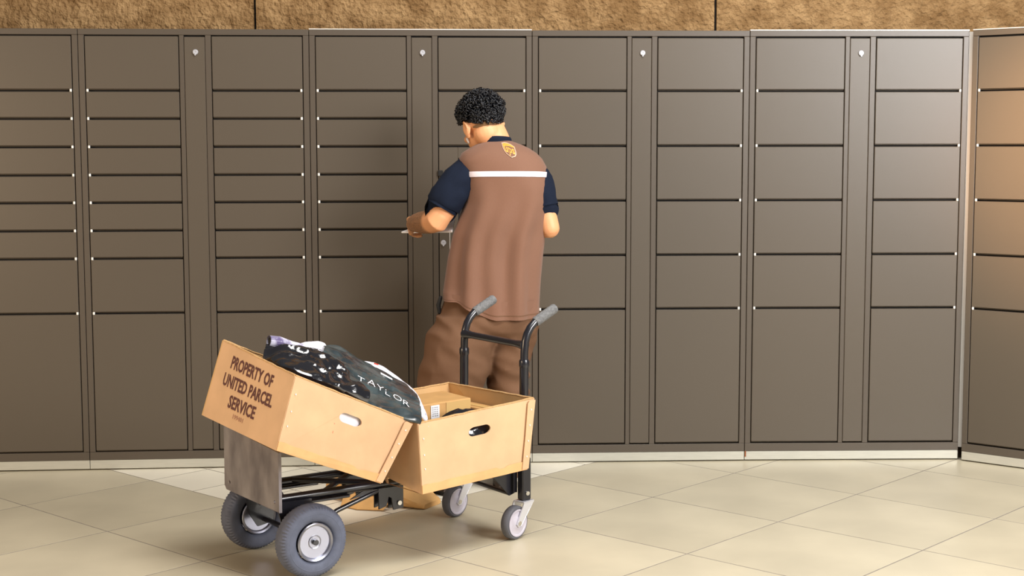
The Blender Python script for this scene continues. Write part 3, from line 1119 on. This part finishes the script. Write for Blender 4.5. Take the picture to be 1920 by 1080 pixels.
# ------------------------------------------------------------------ contents of the level tote
pc = empty('small_parcel', H2(0.3, 0.62, 0.12), 0, 'small brown carton with a white address label inside the level tote', 'carton', 'parcels in the level tote')


def hx2(x0, x1, y0, y1, z0, z1):
    return Geo().hexa([H2(x, y, z) for z in (z0, z1) for y in (y0, y1) for x in (x0, x1)])


PF = [(0.37, 0.50), (0.765, 0.43), (0.40, 0.88), (0.80, 0.82)]      # footprint: front left, front right, back left, back right


def pcl(fx, fy, z):
    a0_ = (PF[0][0] + (PF[1][0] - PF[0][0]) * fx, PF[0][1] + (PF[1][1] - PF[0][1]) * fx)
    a1_ = (PF[2][0] + (PF[3][0] - PF[2][0]) * fx, PF[2][1] + (PF[3][1] - PF[2][1]) * fx)
    return H2(a0_[0] + (a1_[0] - a0_[0]) * fy, a0_[1] + (a1_[1] - a0_[1]) * fy, z)


def pbox(x0, x1, y0, y1, z0, z1):
    return Geo().hexa([pcl(x, y, z) for z in (z0, z1) for y in (y0, y1) for x in (x0, x1)])


build('carton', pbox(0, 1, 0, 1, 0.125, 0.985), M['parcel'], pc, world=True, bevel=0.004, seg=2)
build('tape', pbox(0.49, 0.985, -0.012, -0.002, 0.14, 0.97), M['tape'], pc, world=True)
lab = build('address_label', pbox(0.18, 0.35, -0.016, -0.002, 0.765, 0.955), M['paper'], pc, world=True)
g = Geo()
for k in range(5):
    for j in range(3):
        x0, zz = 0.20 + 0.043 * j + 0.004 * rnd.random(), 0.92 - 0.030 * k
        g.add([pcl(x0, -0.020, zz), pcl(x0 + 0.03, -0.020, zz), pcl(x0 + 0.03, -0.020, zz + 0.012), pcl(x0, -0.020, zz + 0.012)], [(0, 1, 2, 3)])
build('printed_lines', g, M['print'], lab, world=True)
pc2 = empty('low_parcel', H2(0.85, 0.7, 0.12), 0, 'brown carton lying low in the right corner of the level tote', 'carton', 'parcels in the level tote')
build('carton', hx2(0.84, 0.965, 0.30, 0.93, 0.125, 0.80), M['parcel'], pc2, world=True, bevel=0.004, seg=2)
build('tape', hx2(0.88, 0.92, 0.30, 0.93, 0.802, 0.806), M['tape'], pc2, world=True)
bb = empty('dark_plastic_bag', H2(0.45, 0.3, 0.12), 0, 'dark plastic bag in front of the labelled carton inside the level tote', 'plastic bag')
g = Geo()
ring = []
for i in range(25):
    th = PI * (i + 0.05) / 24.1
    rr = []
    for j in range(36):
        ph = 2 * PI * j / 36
        x = 0.53 + 0.22 * math.sin(th) * math.cos(ph)
        y = 0.22 + 0.18 * math.sin(th) * math.sin(ph)
        z = 0.54 - 0.39 * math.cos(th)
        q = Vector((x * 9, y * 9, z * 5))
        k = 1 + 0.12 * (1 - 2 * abs(noise.noise(q))) + 0.07 * (1 - 2 * abs(noise.noise(q * 2.3)))
        rr.append(H2(0.53 + (x - 0.53) * k, 0.22 + (y - 0.22) * k, 0.54 + (z - 0.54) * (1 + (k - 1) * 0.6)))
    ring.append(rr)
g.rings(ring)
build('bag', g, M['plastic'], bb, world=True, smooth=35)

# ------------------------------------------------------------------ kraft bag lying on the floor under the truck
kb = empty('kraft_paper_bag', (-0.53, 5.95, 0), 0, 'crumpled brown kraft paper bag lying on the floor under the hand truck', 'paper bag')
A_, B_ = at_floor(628, 926), at_floor(806, 952)
dirv = (B_ - A_)
Lk = dirv.length
dirv.normalize()
perp = Vector((dirv.y, -dirv.x, 0))      # towards the camera
if perp.y > 0:
    perp = -perp
ring = []
NB = 30
for i in range(NB + 1):
    s = i / NB
    wk = 0.115 * (0.25 + 0.85 * math.sin(PI * (0.10 + 0.86 * s)) ** 0.7)
    hk = 0.014 + 0.115 * (math.sin(PI * min(1.0, 0.24 + 0.76 * s)) ** 0.9)
    c_ = A_ + dirv * (Lk * s) + perp * (-0.02)
    rr = []
    for j in range(20):
        a = 2 * PI * j / 20
        ca, sa = math.cos(a), math.sin(a)
        x = wk * (abs(ca) ** 0.6) * (1 if ca > 0 else -1)
        z = hk * 0.5 * (1 + (abs(sa) ** 0.6) * (1 if sa > 0 else -1))
        q = Vector((s * 7, x * 18, z * 18))
        n_ = (1 - 2 * abs(noise.noise(q))) * 0.012 + 0.006 * noise.noise(q * 3)
        rr.append(c_ + perp * (x + n_ * ca) + Vector((0, 0, max(0.0008, z + n_ * max(0, sa)))))
    ring.append(rr)
build('bag', Geo().rings(ring), M['kraft'], kb, world=True, smooth=35)
g = Geo()
fp = [A_ + dirv * (Lk * f) + perp * p + Vector((0, 0, z)) for f, p, z in ((0.30, 0.12, 0.052), (0.50, 0.14, 0.05), (0.78, 0.115, 0.045), (0.33, 0.17, 0.004), (0.52, 0.185, 0.004), (0.74, 0.15, 0.006))]
g.add(fp + [p + Vector((0, 0, 0.003)) for p in fp], [(0, 1, 4, 3), (1, 2, 5, 4), (6, 9, 10, 7), (7, 10, 11, 8), (0, 3, 9, 6), (2, 8, 11, 5), (3, 4, 10, 9), (4, 5, 11, 10), (0, 6, 7, 1), (1, 7, 8, 2)])
build('flap', g, M['kraft'], kb, world=True)

# ------------------------------------------------------------------ the delivery man
YM = 6.18


def m(u, v, dy=0.0):
    return at(u, v, YM + dy)


man = empty('person', (m(905, 900).x, YM, 0), 0, 'man seen from behind in brown vest and trousers over a navy T-shirt', 'person')

# (y_px, x_left, x_right, half depth, shift in y)
VR = [(262, 917, 953, .050, .02), (266, 905, 963, .066, .018), (271, 893, 977, .082, .014), (278, 880, 992, .096, .010), (287, 866, 1006, .108, .006),
      (298, 860, 1017, .116, .004), (312, 862, 1025, .122, .002), (330, 868, 1029, .128, 0), (352, 873, 1032, .132, 0), (380, 872, 1031, .134, 0),
      (410, 862, 1026, .136, 0), (440, 850, 1019, .136, 0), (480, 842, 1015, .136, .0), (520, 838, 1013, .138, 0), (556, 833, 1012, .142, 0), (596, 830, 1011, .146, 0)]


def vest_point(th, v, off=0.0, scale=1.0, fold=True):
    """th: angle, -90 deg = middle of the back (towards the camera); v: row coordinate in pixels"""
    i = 0
    while i < len(VR) - 2 and v > VR[i + 1][0]:
        i += 1
    a, b = VR[i], VR[i + 1]
    f = (v - a[0]) / (b[0] - a[0])
    xl, xr, dp, sh = [a[k] + (b[k] - a[k]) * f for k in (1, 2, 3, 4)]
    L_, R_ = m(xl, v), m(xr, v)
    cx, cz, rx = (L_.x + R_.x) / 2, L_.z, (R_.x - L_.x) / 2
    c, s = math.cos(th), math.sin(th)
    ex = 0.80
    x = rx * (abs(c) ** ex) * (1 if c > 0 else -1)
    y = dp * (abs(s) ** ex) * (1 if s > 0 else -1)
    k = scale
    if fold:
        t = min(1.0, max(0.0, (v - 335) / 120.0))
        q = 0.010 * t * math.sin(x * 62 + 0.9 * math.sin(v * 0.017) + 1.0) + 0.006 * t * math.sin(x * 33 + v * 0.008)
        q += 0.007 * noise.noise(Vector((x * 9, v * 0.012, s))) * min(1, max(0, (v - 280) / 60.0))
        # diagonal drag lines from the left shoulder
        if v < 345 and x < -0.05:
            q += 0.002 * math.sin((x * 60 + (v - 290) * 0.25)) * min(1, max(0, (-x - 0.05) / 0.06))
        off = off + q
    zz = cz
    if v > 540:      # hem rides up on the left side
        zz += 0.075 * min(1, (v - 540) / 56.0) * max(0.0, min(1.0, (-x + 0.02) / 0.16)) ** 1.3
    nx_, ny_ = c / max(rx, .02), s / max(dp, .02)
    nl = math.hypot(nx_, ny_)
    return Vector((cx + x * k + off * nx_ / nl, YM + sh + y * k + off * ny_ / nl, zz))


NTH = 96
vs_rows = [262, 264, 266, 268.5, 271, 274, 278, 282, 287, 292, 298, 305, 312, 320, 330] + [330 + 8 * k for k in range(1, 34)]
g = Geo()
rings = [[vest_point(2 * PI * j / NTH, v) for j in range(NTH)] for v in vs_rows]
rings += [[vest_point(2 * PI * j / NTH, 594, -0.004) for j in range(NTH)], [vest_point(2 * PI * j / NTH, 560, -0.006, fold=False) for j in range(NTH)]]
g.rings(rings, caps=False)
vest = build('vest', g, M['vest'], man, world=True, smooth=70)
# hem stitch line and shoulder seam piping
g = Geo()
rr = []
for v in (585, 586.5):
    rr.append([vest_point(2 * PI * j / NTH, v, 0.0012) for j in range(NTH)])
g.rings(rr, caps=False)
build('hem_stitch', g, M['trouser'], vest, world=True, smooth=70)
# reflective stripe across the back
g = Geo()
rr = []
for k in range(6):
    rr.append([vest_point(math.radians(-187 + 194 * j / 60.0), 321 + 10 * k / 5.0 + (4 * (abs(j - 30) / 30.0) ** 2 - 1), 0.0022) for j in range(61)])
g.rings(rr, caps=False, closed=False)
build('reflective_stripe', g, M['stripe'], vest, world=True, smooth=70, label='pale silver stripe across the back')


# shield emblem, laid on the back of the vest
def emb(x, y, off):      # x,y in 0..1 over the shield box, slightly turned
    ca, sa = math.cos(-0.30), math.sin(-0.30)
    X, Y = (x - 0.5) * 26, (y - 0.5) * 29
    u, v = 955.5 + X * ca - Y * sa * -1, 281.5 - (Y * ca) + X * sa * -1
    v = min(max(v, 264), 300)
    # find the angle on the back that projects to u
    lo, hi = math.radians(-170), math.radians(-10)
    for _ in range(26):
        mid = (lo + hi) / 2
        p = vest_point(mid, v, off)
        d = p - CAM
        uu = 960 + FPX * d.dot(CR) / d.dot(CF)
        if uu < u:
            lo = mid
        else:
            hi = mid
    return vest_point((lo + hi) / 2, v, off)


outline = [(0.0, 0.86), (0.25, 0.97), (0.5, 1.0), (0.75, 0.97), (1.0, 0.86), (1.0, 0.5), (0.95, 0.32), (0.82, 0.16), (0.5, 0.0), (0.18, 0.16), (0.05, 0.32), (0.0, 0.5)]


def emb_poly(poly, off, mat, name):
    g = Geo()
    # dense rows so the patch follows the cloth
    tris = tessellate_polygon([[Vector((x, y, 0)) for x, y in poly]])
    bm = bmesh.new()
    vv = [bm.verts.new((x, y, 0)) for x, y in poly]
    for t in tris:
        try:
            bm.faces.new([vv[i] for i in t])
        except ValueError:
            pass
    bmesh.ops.subdivide_edges(bm, edges=bm.edges, cuts=3, use_grid_fill=True)
    bmesh.ops.triangulate(bm, faces=bm.faces)
    bm.verts.index_update()
    g.add([emb(p.co.x, p.co.y, off) for p in bm.verts], [tuple(q.index for q in f_.verts) for f_ in bm.faces])
    bm.free()
    return build(name, g, M[mat], vest, world=True)


emb_poly(outline, 0.0030, 'pale', 'emblem_outline')
emb_poly([(0.5 + (x - 0.5) * 0.88, 0.5 + (y - 0.5) * 0.88) for x, y in outline], 0.0040, 'vest', 'emblem_field')
emb_poly([(0.06, 0.60), (0.30, 0.74), (0.6, 0.78), (0.94, 0.76), (0.94, 0.84), (0.72, 0.93), (0.5, 0.95), (0.25, 0.92), (0.06, 0.83)], 0.0050, 'gold', 'emblem_swoosh')
tv, tf, _ = text_mesh('ups', 0.03)
g = Geo().add([emb(0.10 + 0.80 * x, 0.14 + 0.54 * y, 0.0052) for x, y in tv], tf)
build('emblem_letters', g, M['gold'], vest, world=True)

# --- T-shirt: collar and sleeves
g = Geo()
rr = []
for v, off in ((272, -0.004), (266, 0.001), (261, 0.003), (257.5, 0.001), (257, -0.006), (262, -0.010)):
    k = (272 - v) / 15.0
    ring = []
    for j in range(48):
        th = 2 * PI * j / 48
        c_ = m(930, v)
        rx = (0.070 - 0.012 * k) + off
        ring.append(Vector((c_.x + rx * math.cos(th), YM + 0.020 + (0.068 - 0.006 * k + off) * math.sin(th), c_.z + 0.012 * math.sin(th) * -0.4)))
    rr.append(ring)
g.rings(rr, caps=False)
tshirt = build('tshirt_collar', g, M['navy'], man, world=True, smooth=60)


def sleeve_geo(pts, rads, n=40, seed=0):
    g = Geo()
    g.tube(pts, rads, n, caps=False)
    out = []
    for i, p in enumerate(g.v):
        q = p * 16 + Vector((seed, 0, 0))
        c_ = pts[min(i // n, len(pts) - 1)]
        d = (p - c_)
        k = min(1.0, (i // n) / 4.0)
        out.append(p + d.normalized() * (0.006 * noise.noise(q) + 0.004 * (1 - 2 * abs(noise.noise(q * 1.7)))) * k)
    g.v = out
    return g


def dense(pts, rads, k=4):
    P, R = [], []
    for i in range(len(pts) - 1):
        for j in range(k):
            f = j / k
            P.append(Vector(pts[i]).lerp(Vector(pts[i + 1]), f))
            R.append(rads[i] + (rads[i + 1] - rads[i]) * f)
    P.append(Vector(pts[-1]))
    R.append(rads[-1])
    return P, R


P, R = dense([m(902, 312, 0.0), m(881, 322, -0.012), m(861, 341, -0.026), m(844, 364, -0.034), m(828, 391, -0.038)], [0.050, 0.066, 0.074, 0.075, 0.0685], 4)
P += [P[-1] + (P[-2] - P[-1]) * 0.1, P[-1] + (P[-2] - P[-1]) * 1.5]
R += [R[-1] - 0.004, R[-1] - 0.006]
build('sleeve', sleeve_geo(P, R, 44, 1), M['navy'], man, world=True, smooth=70)
P, R = dense([m(996, 318, 0), m(1004, 330, -0.005), m(1010, 348, -0.012), m(1016, 370, -0.02), m(1021, 393, -0.025)], [0.050, 0.060, 0.064, 0.062, 0.059], 4)
P += [P[-1] + (P[-2] - P[-1]) * 0.1, P[-1] + (P[-2] - P[-1]) * 1.5]
R += [R[-1] - 0.004, R[-1] - 0.006]
build('sleeve', sleeve_geo(P, R, 44, 2), M['navy'], man, world=True, smooth=70)

# --- trousers: pelvis and two baggy legs grown together
g = Geo()


def leg_geo(rows, seed):
    rr = []
    n = 40
    for v, xl, xr, dp, dy in rows:
        L_, R_ = m(xl, v), m(xr, v)
        cx, rx, cz = (L_.x + R_.x) / 2, (R_.x - L_.x) / 2, L_.z
        ring = []
        for j in range(n):
            a = 2 * PI * j / n
            ring.append(Vector((cx + rx * math.cos(a), YM + dy + dp * math.sin(a), cz)))
        rr.append(ring)
    # interpolate rows and add folds
    out = []
    for i in range(len(rr) - 1):
        for k in range(6):
            f = k / 6.0
            ff = f
            ring = []
            for j in range(n):
                p = rr[i][j].lerp(rr[i + 1][j], ff)
                c_ = sum(rr[i], Vector()) / n
                c2 = sum(rr[i + 1], Vector()) / n
                cc_ = c_.lerp(c2, ff)
                d = (p - cc_)
                d.z = 0
                d.normalize()
                w_ = 0.010 * noise.noise(Vector((p.x * 7 + seed, p.y * 7, p.z * 11))) + (0.007 + 0.0016 * seed) * (1 - 2 * abs(noise.noise(Vector((p.x * 7 + seed * 2, p.y * 6 + p.z * 5, p.z * 12 + p.x * 7)))))
                ring.append(p + d * w_)
            out.append(ring)
    out.append(rr[-1])
    return out


def v_of(z):          # pixel row of a height at the man's distance
    d = Vector((-0.1, YM, z)) - CAM
    return 540 - FPX * d.dot(CU) / d.dot(CF)


vf = v_of(0.035)
g.rings(leg_geo([(535, 846, 1006, 0.115, 0), (575, 832, 1008, 0.130, 0), (605, 820, 1006, 0.135, 0), (618, 814, 1004, 0.13, 0.0), (628, 818, 1000, 0.11, 0.0), (636, 840, 985, 0.06, 0.0)], 0))
g.rings(leg_geo([(590, 820, 936, 0.112, -0.01), (620, 806, 938, 0.12, -0.02), (640, 802, 934, 0.122, -0.025), (690, 790, 914, 0.124, -0.025), (720, 787, 902, 0.12, -0.015), (780, 785, 890, 0.112, 0.0), (840, 788, 876, 0.10, 0.01), (vf, 790, 868, 0.095, 0.02)], 3))
g.rings(leg_geo([(590, 905, 1007, 0.10, 0.0), (640, 912, 1001, 0.112, 0.035), (690, 916, 992, 0.112, 0.055), (740, 920, 988, 0.108, 0.07), (790, 920, 982, 0.10, 0.07), (840, 916, 980, 0.095, 0.09), (vf - 6, 914, 978, 0.09, 0.10)], 7))
me = remeshed(g, 0.0075, 3)
inv = WM[man].inverted()
for v_ in me.vertices:
    v_.co = inv @ v_.co
me.shade_smooth()
me.materials.append(M['trouser'])
tr = link('trousers', me, man)
# back pocket welt and pouch edge on the left hip
build('hip_pouch', Geo().capsule([m(826, 558, -0.02), m(822, 572, -0.02), m(824, 586, -0.02)], [0.008, 0.010, 0.008], 10), M['sole'], man, world=True, smooth=60)

# --- shoes
for (ux, dy, rot) in ((829, 0.02, 0.35), (946, 0.10, 0.02)):
    p0 = m(ux, 900)
    M4 = Matrix.Translation((p0.x, YM + dy, 0)) @ Matrix.Rotation(rot, 4, 'Z')
    g = Geo()
    rr = []
    for k in range(13):
        s = k / 12.0
        y = -0.10 + 0.28 * s
        wd = 0.038 + 0.012 * math.sin(PI * min(1, s * 1.1)) - (0.020 * max(0, s - 0.8) / 0.2)
        h = 0.105 - 0.065 * max(0, min(1, (s - 0.25) / 0.5)) - 0.015 * max(0, s - 0.8) / 0.2
        if k == 0:
            wd, h = 0.026, 0.085
        rr.append([Vector((wd * math.cos(a) * (1 if math.sin(a) < 0.2 else 0.85), y, 0.022 + (h - 0.022) * max(0, math.sin(a)) - 0.002 * (math.sin(a) < 0))) for a in [2 * PI * j / 16 for j in range(16)]])
    sh = build('shoe', g.rings(rr).xform(M4), M['shoe'], man, world=True, smooth=50)
    pl2 = []
    for k in range(24):
        a = 2 * PI * k / 24
        pl2.append((0.050 * math.cos(a) * (0.88 if math.sin(a) < -0.3 else 1), 0.04 + 0.148 * math.sin(a)))
    build('sole', Geo().plate(pl2, [], lambda x, y, t: M4 @ Vector((x, y, t)), 0.0, 0.024), M['sole'], sh, world=True)

# --- body: one continuous surface
g = Geo()
hip = m(918, 590)
g.rings([[vest_point(2 * PI * j / 32, v, 0, 0.86 if v > 300 else 0.80, fold=False) for j in range(32)] for v in (268, 274, 282, 292, 304, 320, 345, 380, 420, 460, 500, 540, 575)])
# legs and feet inside the trousers
for (a, b, c_, dy) in (((880, 610), (850, 745), (829, 880), 0.02), ((962, 610), (955, 745), (946, 880), 0.10)):
    g.capsule([m(*a), m(*b, dy * 0.5), m(*c_, dy)], [0.078, 0.056, 0.038], 16)
    f0 = m(*c_, dy)
    g.capsule([f0, Vector((f0.x, f0.y - 0.03, 0.052)), Vector((f0.x, f0.y + 0.09, 0.048))], [0.034, 0.030, 0.024], 12)
# neck
neck0, neck1 = m(934, 285, 0.02), m(918, 236, 0.035)
g.capsule([neck0, (neck0 + neck1) / 2 + Vector((0.004, -0.004, 0)), neck1], [0.066, 0.060, 0.056], 20)
# head in its own frame: +y is the face, turned away from us, to the left and down
HM = Matrix.Translation(m(905, 239, 0.05)) @ Matrix.Rotation(math.radians(24), 4, 'Z') @ Matrix.Rotation(math.radians(-22), 4, 'X') @ Matrix.Rotation(math.radians(-3), 4, 'Y')
HR = HM.to_3x3()


def hp(x, y, z):
    return HM @ Vector((x, y, z))


g.ellipsoid(hp(0, -0.008, 0.030), (0.073, 0.094, 0.083), HR, 32, 20)
g.ellipsoid(hp(0, 0.030, -0.035), (0.060, 0.066, 0.078), HR, 28, 16)
g.ellipsoid(hp(0, 0.058, -0.088), (0.030, 0.026, 0.024), HR)
g.ellipsoid(hp(0, -0.034, -0.040), (0.060, 0.056, 0.055), HR)
g.ellipsoid(hp(0, 0.078, 0.022), (0.048, 0.016, 0.016), HR)                 # brow
g.capsule([hp(0, 0.088, 0.004), hp(0, 0.100, -0.020), hp(0, 0.108, -0.034)], [0.009, 0.011, 0.013], 12)   # nose
for s in (-1, 1):
    g.ellipsoid(hp(s * 0.013, 0.098, -0.036), (0.009, 0.010, 0.008), HR)
    g.ellipsoid(hp(s * 0.042, 0.066, -0.024), (0.022, 0.018, 0.018), HR)    # cheek
    # ear: a tilted shell with lobe
    er = HR @ Matrix.Rotation(s * math.radians(-22), 3, 'Z')
    g.ellipsoid(hp(s * 0.079, -0.012, -0.008), (0.0085, 0.021, 0.031), er)
    g.ellipsoid(hp(s * 0.074, -0.004, -0.034), (0.008, 0.011, 0.014), er)
    g.capsule([hp(s * 0.082, 0.006, 0.006), hp(s * 0.087, -0.014, 0.024), hp(s * 0.086, -0.030, 0.002), hp(s * 0.078, -0.018, -0.030)], [0.005, 0.0055, 0.0055, 0.005], 8)
g.ellipsoid(hp(0, 0.086, -0.060), (0.024, 0.012, 0.007), HR)
g.ellipsoid(hp(0, 0.084, -0.070), (0.020, 0.012, 0.007), HR)

# arms
shL, elL, wrL = m(884, 316, -0.01), m(819, 415, -0.045), m(782, 418, 0.15)
g.capsule([m(905, 308, 0), shL, shL.lerp(elL, 0.55), m(828, 400, -0.04)], [0.052, 0.054, 0.051, 0.049], 20)
g.capsule([m(825, 405, -0.042), elL, elL.lerp(wrL, 0.35), elL.lerp(wrL, 0.7), wrL], [0.048, 0.049, 0.050, 0.048, 0.041], 20)
shR, elR, wrR = m(1002, 326, -0.005), m(1031, 428, -0.03), m(990, 424, 0.20)
g.capsule([m(985, 310, 0), shR, shR.lerp(elR, 0.5), elR], [0.052, 0.054, 0.047, 0.041], 20)
g.capsule([elR, elR.lerp(wrR, 0.35), elR.lerp(wrR, 0.7), wrR], [0.041, 0.042, 0.037, 0.028], 20)

# left hand closes on the envelope: thumb above, four fingers below
handL = m(768, 424, 0.225)
fw = (handL - wrL).normalized()
side = Vector((0.62, 0.78, -0.05)).normalized()        # towards the envelope
side = (side - fw * side.dot(fw)).normalized()
upv = side.cross(fw).normalized()
if upv.z < 0:
    upv = -upv
g.capsule([wrL, wrL + fw * 0.03], [0.036, 0.036], 16)
for k in range(4):
    kn = wrL + fw * (0.068 + 0.004 * (1 - abs(k - 1.4))) + upv * (0.026 - 0.019 * k) - side * 0.004
    g.capsule([wrL + fw * 0.012 + upv * (0.016 - 0.010 * k), kn], [0.019, 0.0145], 12)
handv = []
for k, ln in enumerate((0.92, 1.0, 0.95, 0.78)):
    kn = wrL + fw * (0.068 + 0.004 * (1 - abs(k - 1.4))) + upv * (0.026 - 0.019 * k) - side * 0.004
    p1 = kn + (fw * 0.75 + side * 0.55 - upv * 0.25).normalized() * 0.040 * ln
    p2 = p1 + (side * 0.95 - fw * 0.05 - upv * 0.30).normalized() * 0.026 * ln
    p3 = p2 + (side * 0.8 - fw * 0.55 - upv * 0.1).normalized() * 0.020 * ln
    g.capsule([kn, p1, p2, p3], [0.0105, 0.0092, 0.0085, 0.0074], 10)
    handv.append((p1, p2, p3))
th0 = wrL + fw * 0.022 + side * 0.020 + upv * 0.010
th1 = th0 + (fw * 0.55 + side * 0.75 + upv * 0.15).normalized() * 0.036
th2 = th1 + (fw * 0.8 + side * 0.5 - upv * 0.15).normalized() * 0.030
th3 = th2 + (fw * 0.9 + side * 0.2 - upv * 0.35).normalized() * 0.022
g.capsule([th0, th1, th2, th3], [0.016, 0.0125, 0.0110, 0.0090], 12)
# right hand, hidden in front of the body, relaxed on the far edge of the envelope
fwR = (Vector((-0.80, 0.55, -0.06))).normalized()
sdR = Vector((-0.5, -0.8, -0.1))
sdR = (sdR - fwR * sdR.dot(fwR)).normalized()
upR = fwR.cross(sdR).normalized()
if upR.z < 0:
    upR = -upR
for k, ln in enumerate((0.92, 1.0, 0.95, 0.78)):
    a0 = wrR + fwR * 0.01 + upR * (0.014 - 0.009 * k)
    kn = wrR + fwR * 0.072 + upR * (0.026 - 0.018 * k)
    g.capsule([a0, kn], [0.019, 0.0145], 12)
    p1 = kn + (fwR * 0.85 + sdR * 0.45).normalized() * 0.040 * ln
    p2 = p1 + (fwR * 0.5 + sdR * 0.85).normalized() * 0.026 * ln
    p3 = p2 + (fwR * 0.1 + sdR * 1.0).normalized() * 0.020 * ln
    g.capsule([kn, p1, p2, p3], [0.0105, 0.0092, 0.0085, 0.0074], 10)
t0_ = wrR + fwR * 0.02 + upR * 0.02 + sdR * 0.008
t1_ = t0_ + (fwR * 0.7 + upR * 0.5 + sdR * 0.4).normalized() * 0.036
t2_ = t1_ + (fwR * 0.9 + sdR * 0.3).normalized() * 0.030
g.capsule([t0_, t1_, t2_, t2_ + fwR * 0.022], [0.016, 0.0125, 0.0110, 0.0090], 12)

me = remeshed(g, 0.0042, 3)
attr = me.attributes.new('arm_hair', 'FLOAT', 'POINT')
seg = wrL - elL
for i, v_ in enumerate(me.vertices):
    p = v_.co.copy()
    d = p - elL
    s = d.dot(seg) / seg.length_squared
    dist = (d - seg * s).length
    val = 0.0
    if dist < 0.075 and s > 0.18:
        val = min(1.0, (s - 0.18) / 0.12)
        if s > 1.1:
            val *= max(0.0, 1 - (s - 1.1) / 0.3)
    attr.data[i].value = val
    v_.co = inv @ p
me.shade_smooth()
me.materials.append(M['skin'])
body = link('body', me, man)
# eyes, lips
for s in (-1, 1):
    build('eye', Geo().ellipsoid(hp(s * 0.030, 0.083, 0.000), (0.0115, 0.0115, 0.0095), HR), M['eye'], body, world=True, smooth=60)
    build('iris', Geo().ellipsoid(hp(s * 0.030, 0.0925, -0.001), (0.0055, 0.003, 0.0055), HR), M['hair'], body, world=True, smooth=60)
    build('eyebrow', Geo().capsule([hp(s * 0.014, 0.094, 0.026), hp(s * 0.032, 0.092, 0.032), hp(s * 0.050, 0.078, 0.027)], [0.004, 0.0045, 0.003], 8), M['hair'], body, world=True, smooth=60)
build('mouth', Geo().capsule([hp(-0.020, 0.094, -0.065), hp(0, 0.0985, -0.064), hp(0.020, 0.094, -0.065)], [0.003, 0.0045, 0.003], 8), M['lip'], body, world=True, smooth=60)
# small white piece at the jaw below the left ear
build('earpiece', Geo().capsule([hp(-0.066, 0.030, -0.036), hp(-0.063, 0.030, -0.052)], [0.006, 0.0045], 10), M['white'], man, world=True, smooth=60)

# --- hair: short tapered nape, curls on top
g = Geo()
cap = []
for i in range(17):
    th = math.radians(3 + i * 6.6)
    ring = []
    for j in range(40):
        ph = 2 * PI * j / 40
        d = Vector((math.sin(th) * math.cos(ph), math.sin(th) * math.sin(ph), math.cos(th)))
        back = max(0.0, -d.y)
        low = -0.16 - 0.54 * back ** 1.2 + 0.36 * max(0.0, d.y)
        zz = max(d.z, low)
        k = math.sqrt(max(0.0, 1 - zz * zz)) / max(1e-4, math.hypot(d.x, d.y))
        ring.append(hp(d.x * k * 0.0775, -0.010 + d.y * k * 0.099, 0.033 + zz * 0.092))
    cap.append(ring)
g.rings(cap)
stub = []
for i in range(4):
    ring = []
    for j in range(25):
        ph = math.radians(200 + 140 * j / 24.0)
        zz = -0.44 - 0.40 * (i / 3.0) * (1 - abs(j - 12) / 14.0) - 0.04
        k = math.sqrt(max(0.0, 1 - min(0.98, abs(zz)) ** 2))
        ring.append(hp(math.cos(ph) * k * 0.0785, -0.012 + math.sin(ph) * k * 0.100, 0.033 + zz * 0.092))
    stub.append(ring)
hair = build('hair', g, M['hair'], man, world=True, smooth=60)
build('nape_stubble', Geo().rings(stub, caps=False, closed=False), M['fade'], hair, world=True, smooth=60)
g = Geo()
rh = random.Random(11)
nc = 0
while nc < 1700:
    d = Vector((rh.gauss(0, 1), rh.gauss(0, 1), rh.gauss(0, 1))).normalized()
    low = -0.20 - 0.46 * max(0, -d.y) ** 1.3 + 0.50 * max(0.0, d.y)
    if d.z < low:
        continue
    if abs(d.x) > 0.86 and d.z < -0.04:
        continue
    nc += 1
    topk = max(0.0, min(1.0, (d.z + 0.25) / 0.6))
    ext = 0.004 + 0.026 * topk * (0.55 + 0.45 * rh.random())
    c_ = Vector((d.x * (0.0765 + ext), -0.010 + d.y * (0.098 + ext), 0.033 + d.z * (0.091 + ext * 1.1)))
    r = 0.0040 + 0.0045 * topk * rh.random() + 0.001
    ax = Vector((rh.gauss(0, 1), rh.gauss(0, 1), rh.gauss(0, 1))).normalized()
    ex_ = ax.cross(Vector((0.3, 0.7, 0.2))).normalized()
    ey_ = ax.cross(ex_)
    pts = []
    for k in range(9):
        a = 2 * PI * k / 7.0
        pts.append(HM @ (c_ + (ex_ * math.cos(a) + ey_ * math.sin(a)) * r + ax * (0.0016 * k - 0.006)))
    g.tube(pts, [0.0012] + [0.0021] * 7 + [0.0010], 5)
build('curls', g, M['hair'], hair, world=True, smooth=80, kind='stuff')

# ------------------------------------------------------------------ envelope in his hands
pA = m(752, 433, 0.215)
e0, e1, e2, e3 = m(752, 436, 0.235), m(848, 435, -0.03), m(854, 409, 0.10), m(790, 422, 0.32)
nz = (e1 - e0).cross(e3 - e0).normalized()
if nz.z < 0:
    nz = -nz
en = empty('envelope', (e0 + e1 + e2 + e3) / 4, 0, 'white padded envelope held flat in the left hand of the man', 'envelope')
build('packet', Geo().hexa([e0 - nz * 0.004, e1 - nz * 0.004, e3 - nz * 0.004, e2 - nz * 0.004, e0 + nz * 0.004, e1 + nz * 0.004, e3 + nz * 0.004, e2 + nz * 0.004]), M['paper'], en, world=True, bevel=0.003, seg=2)
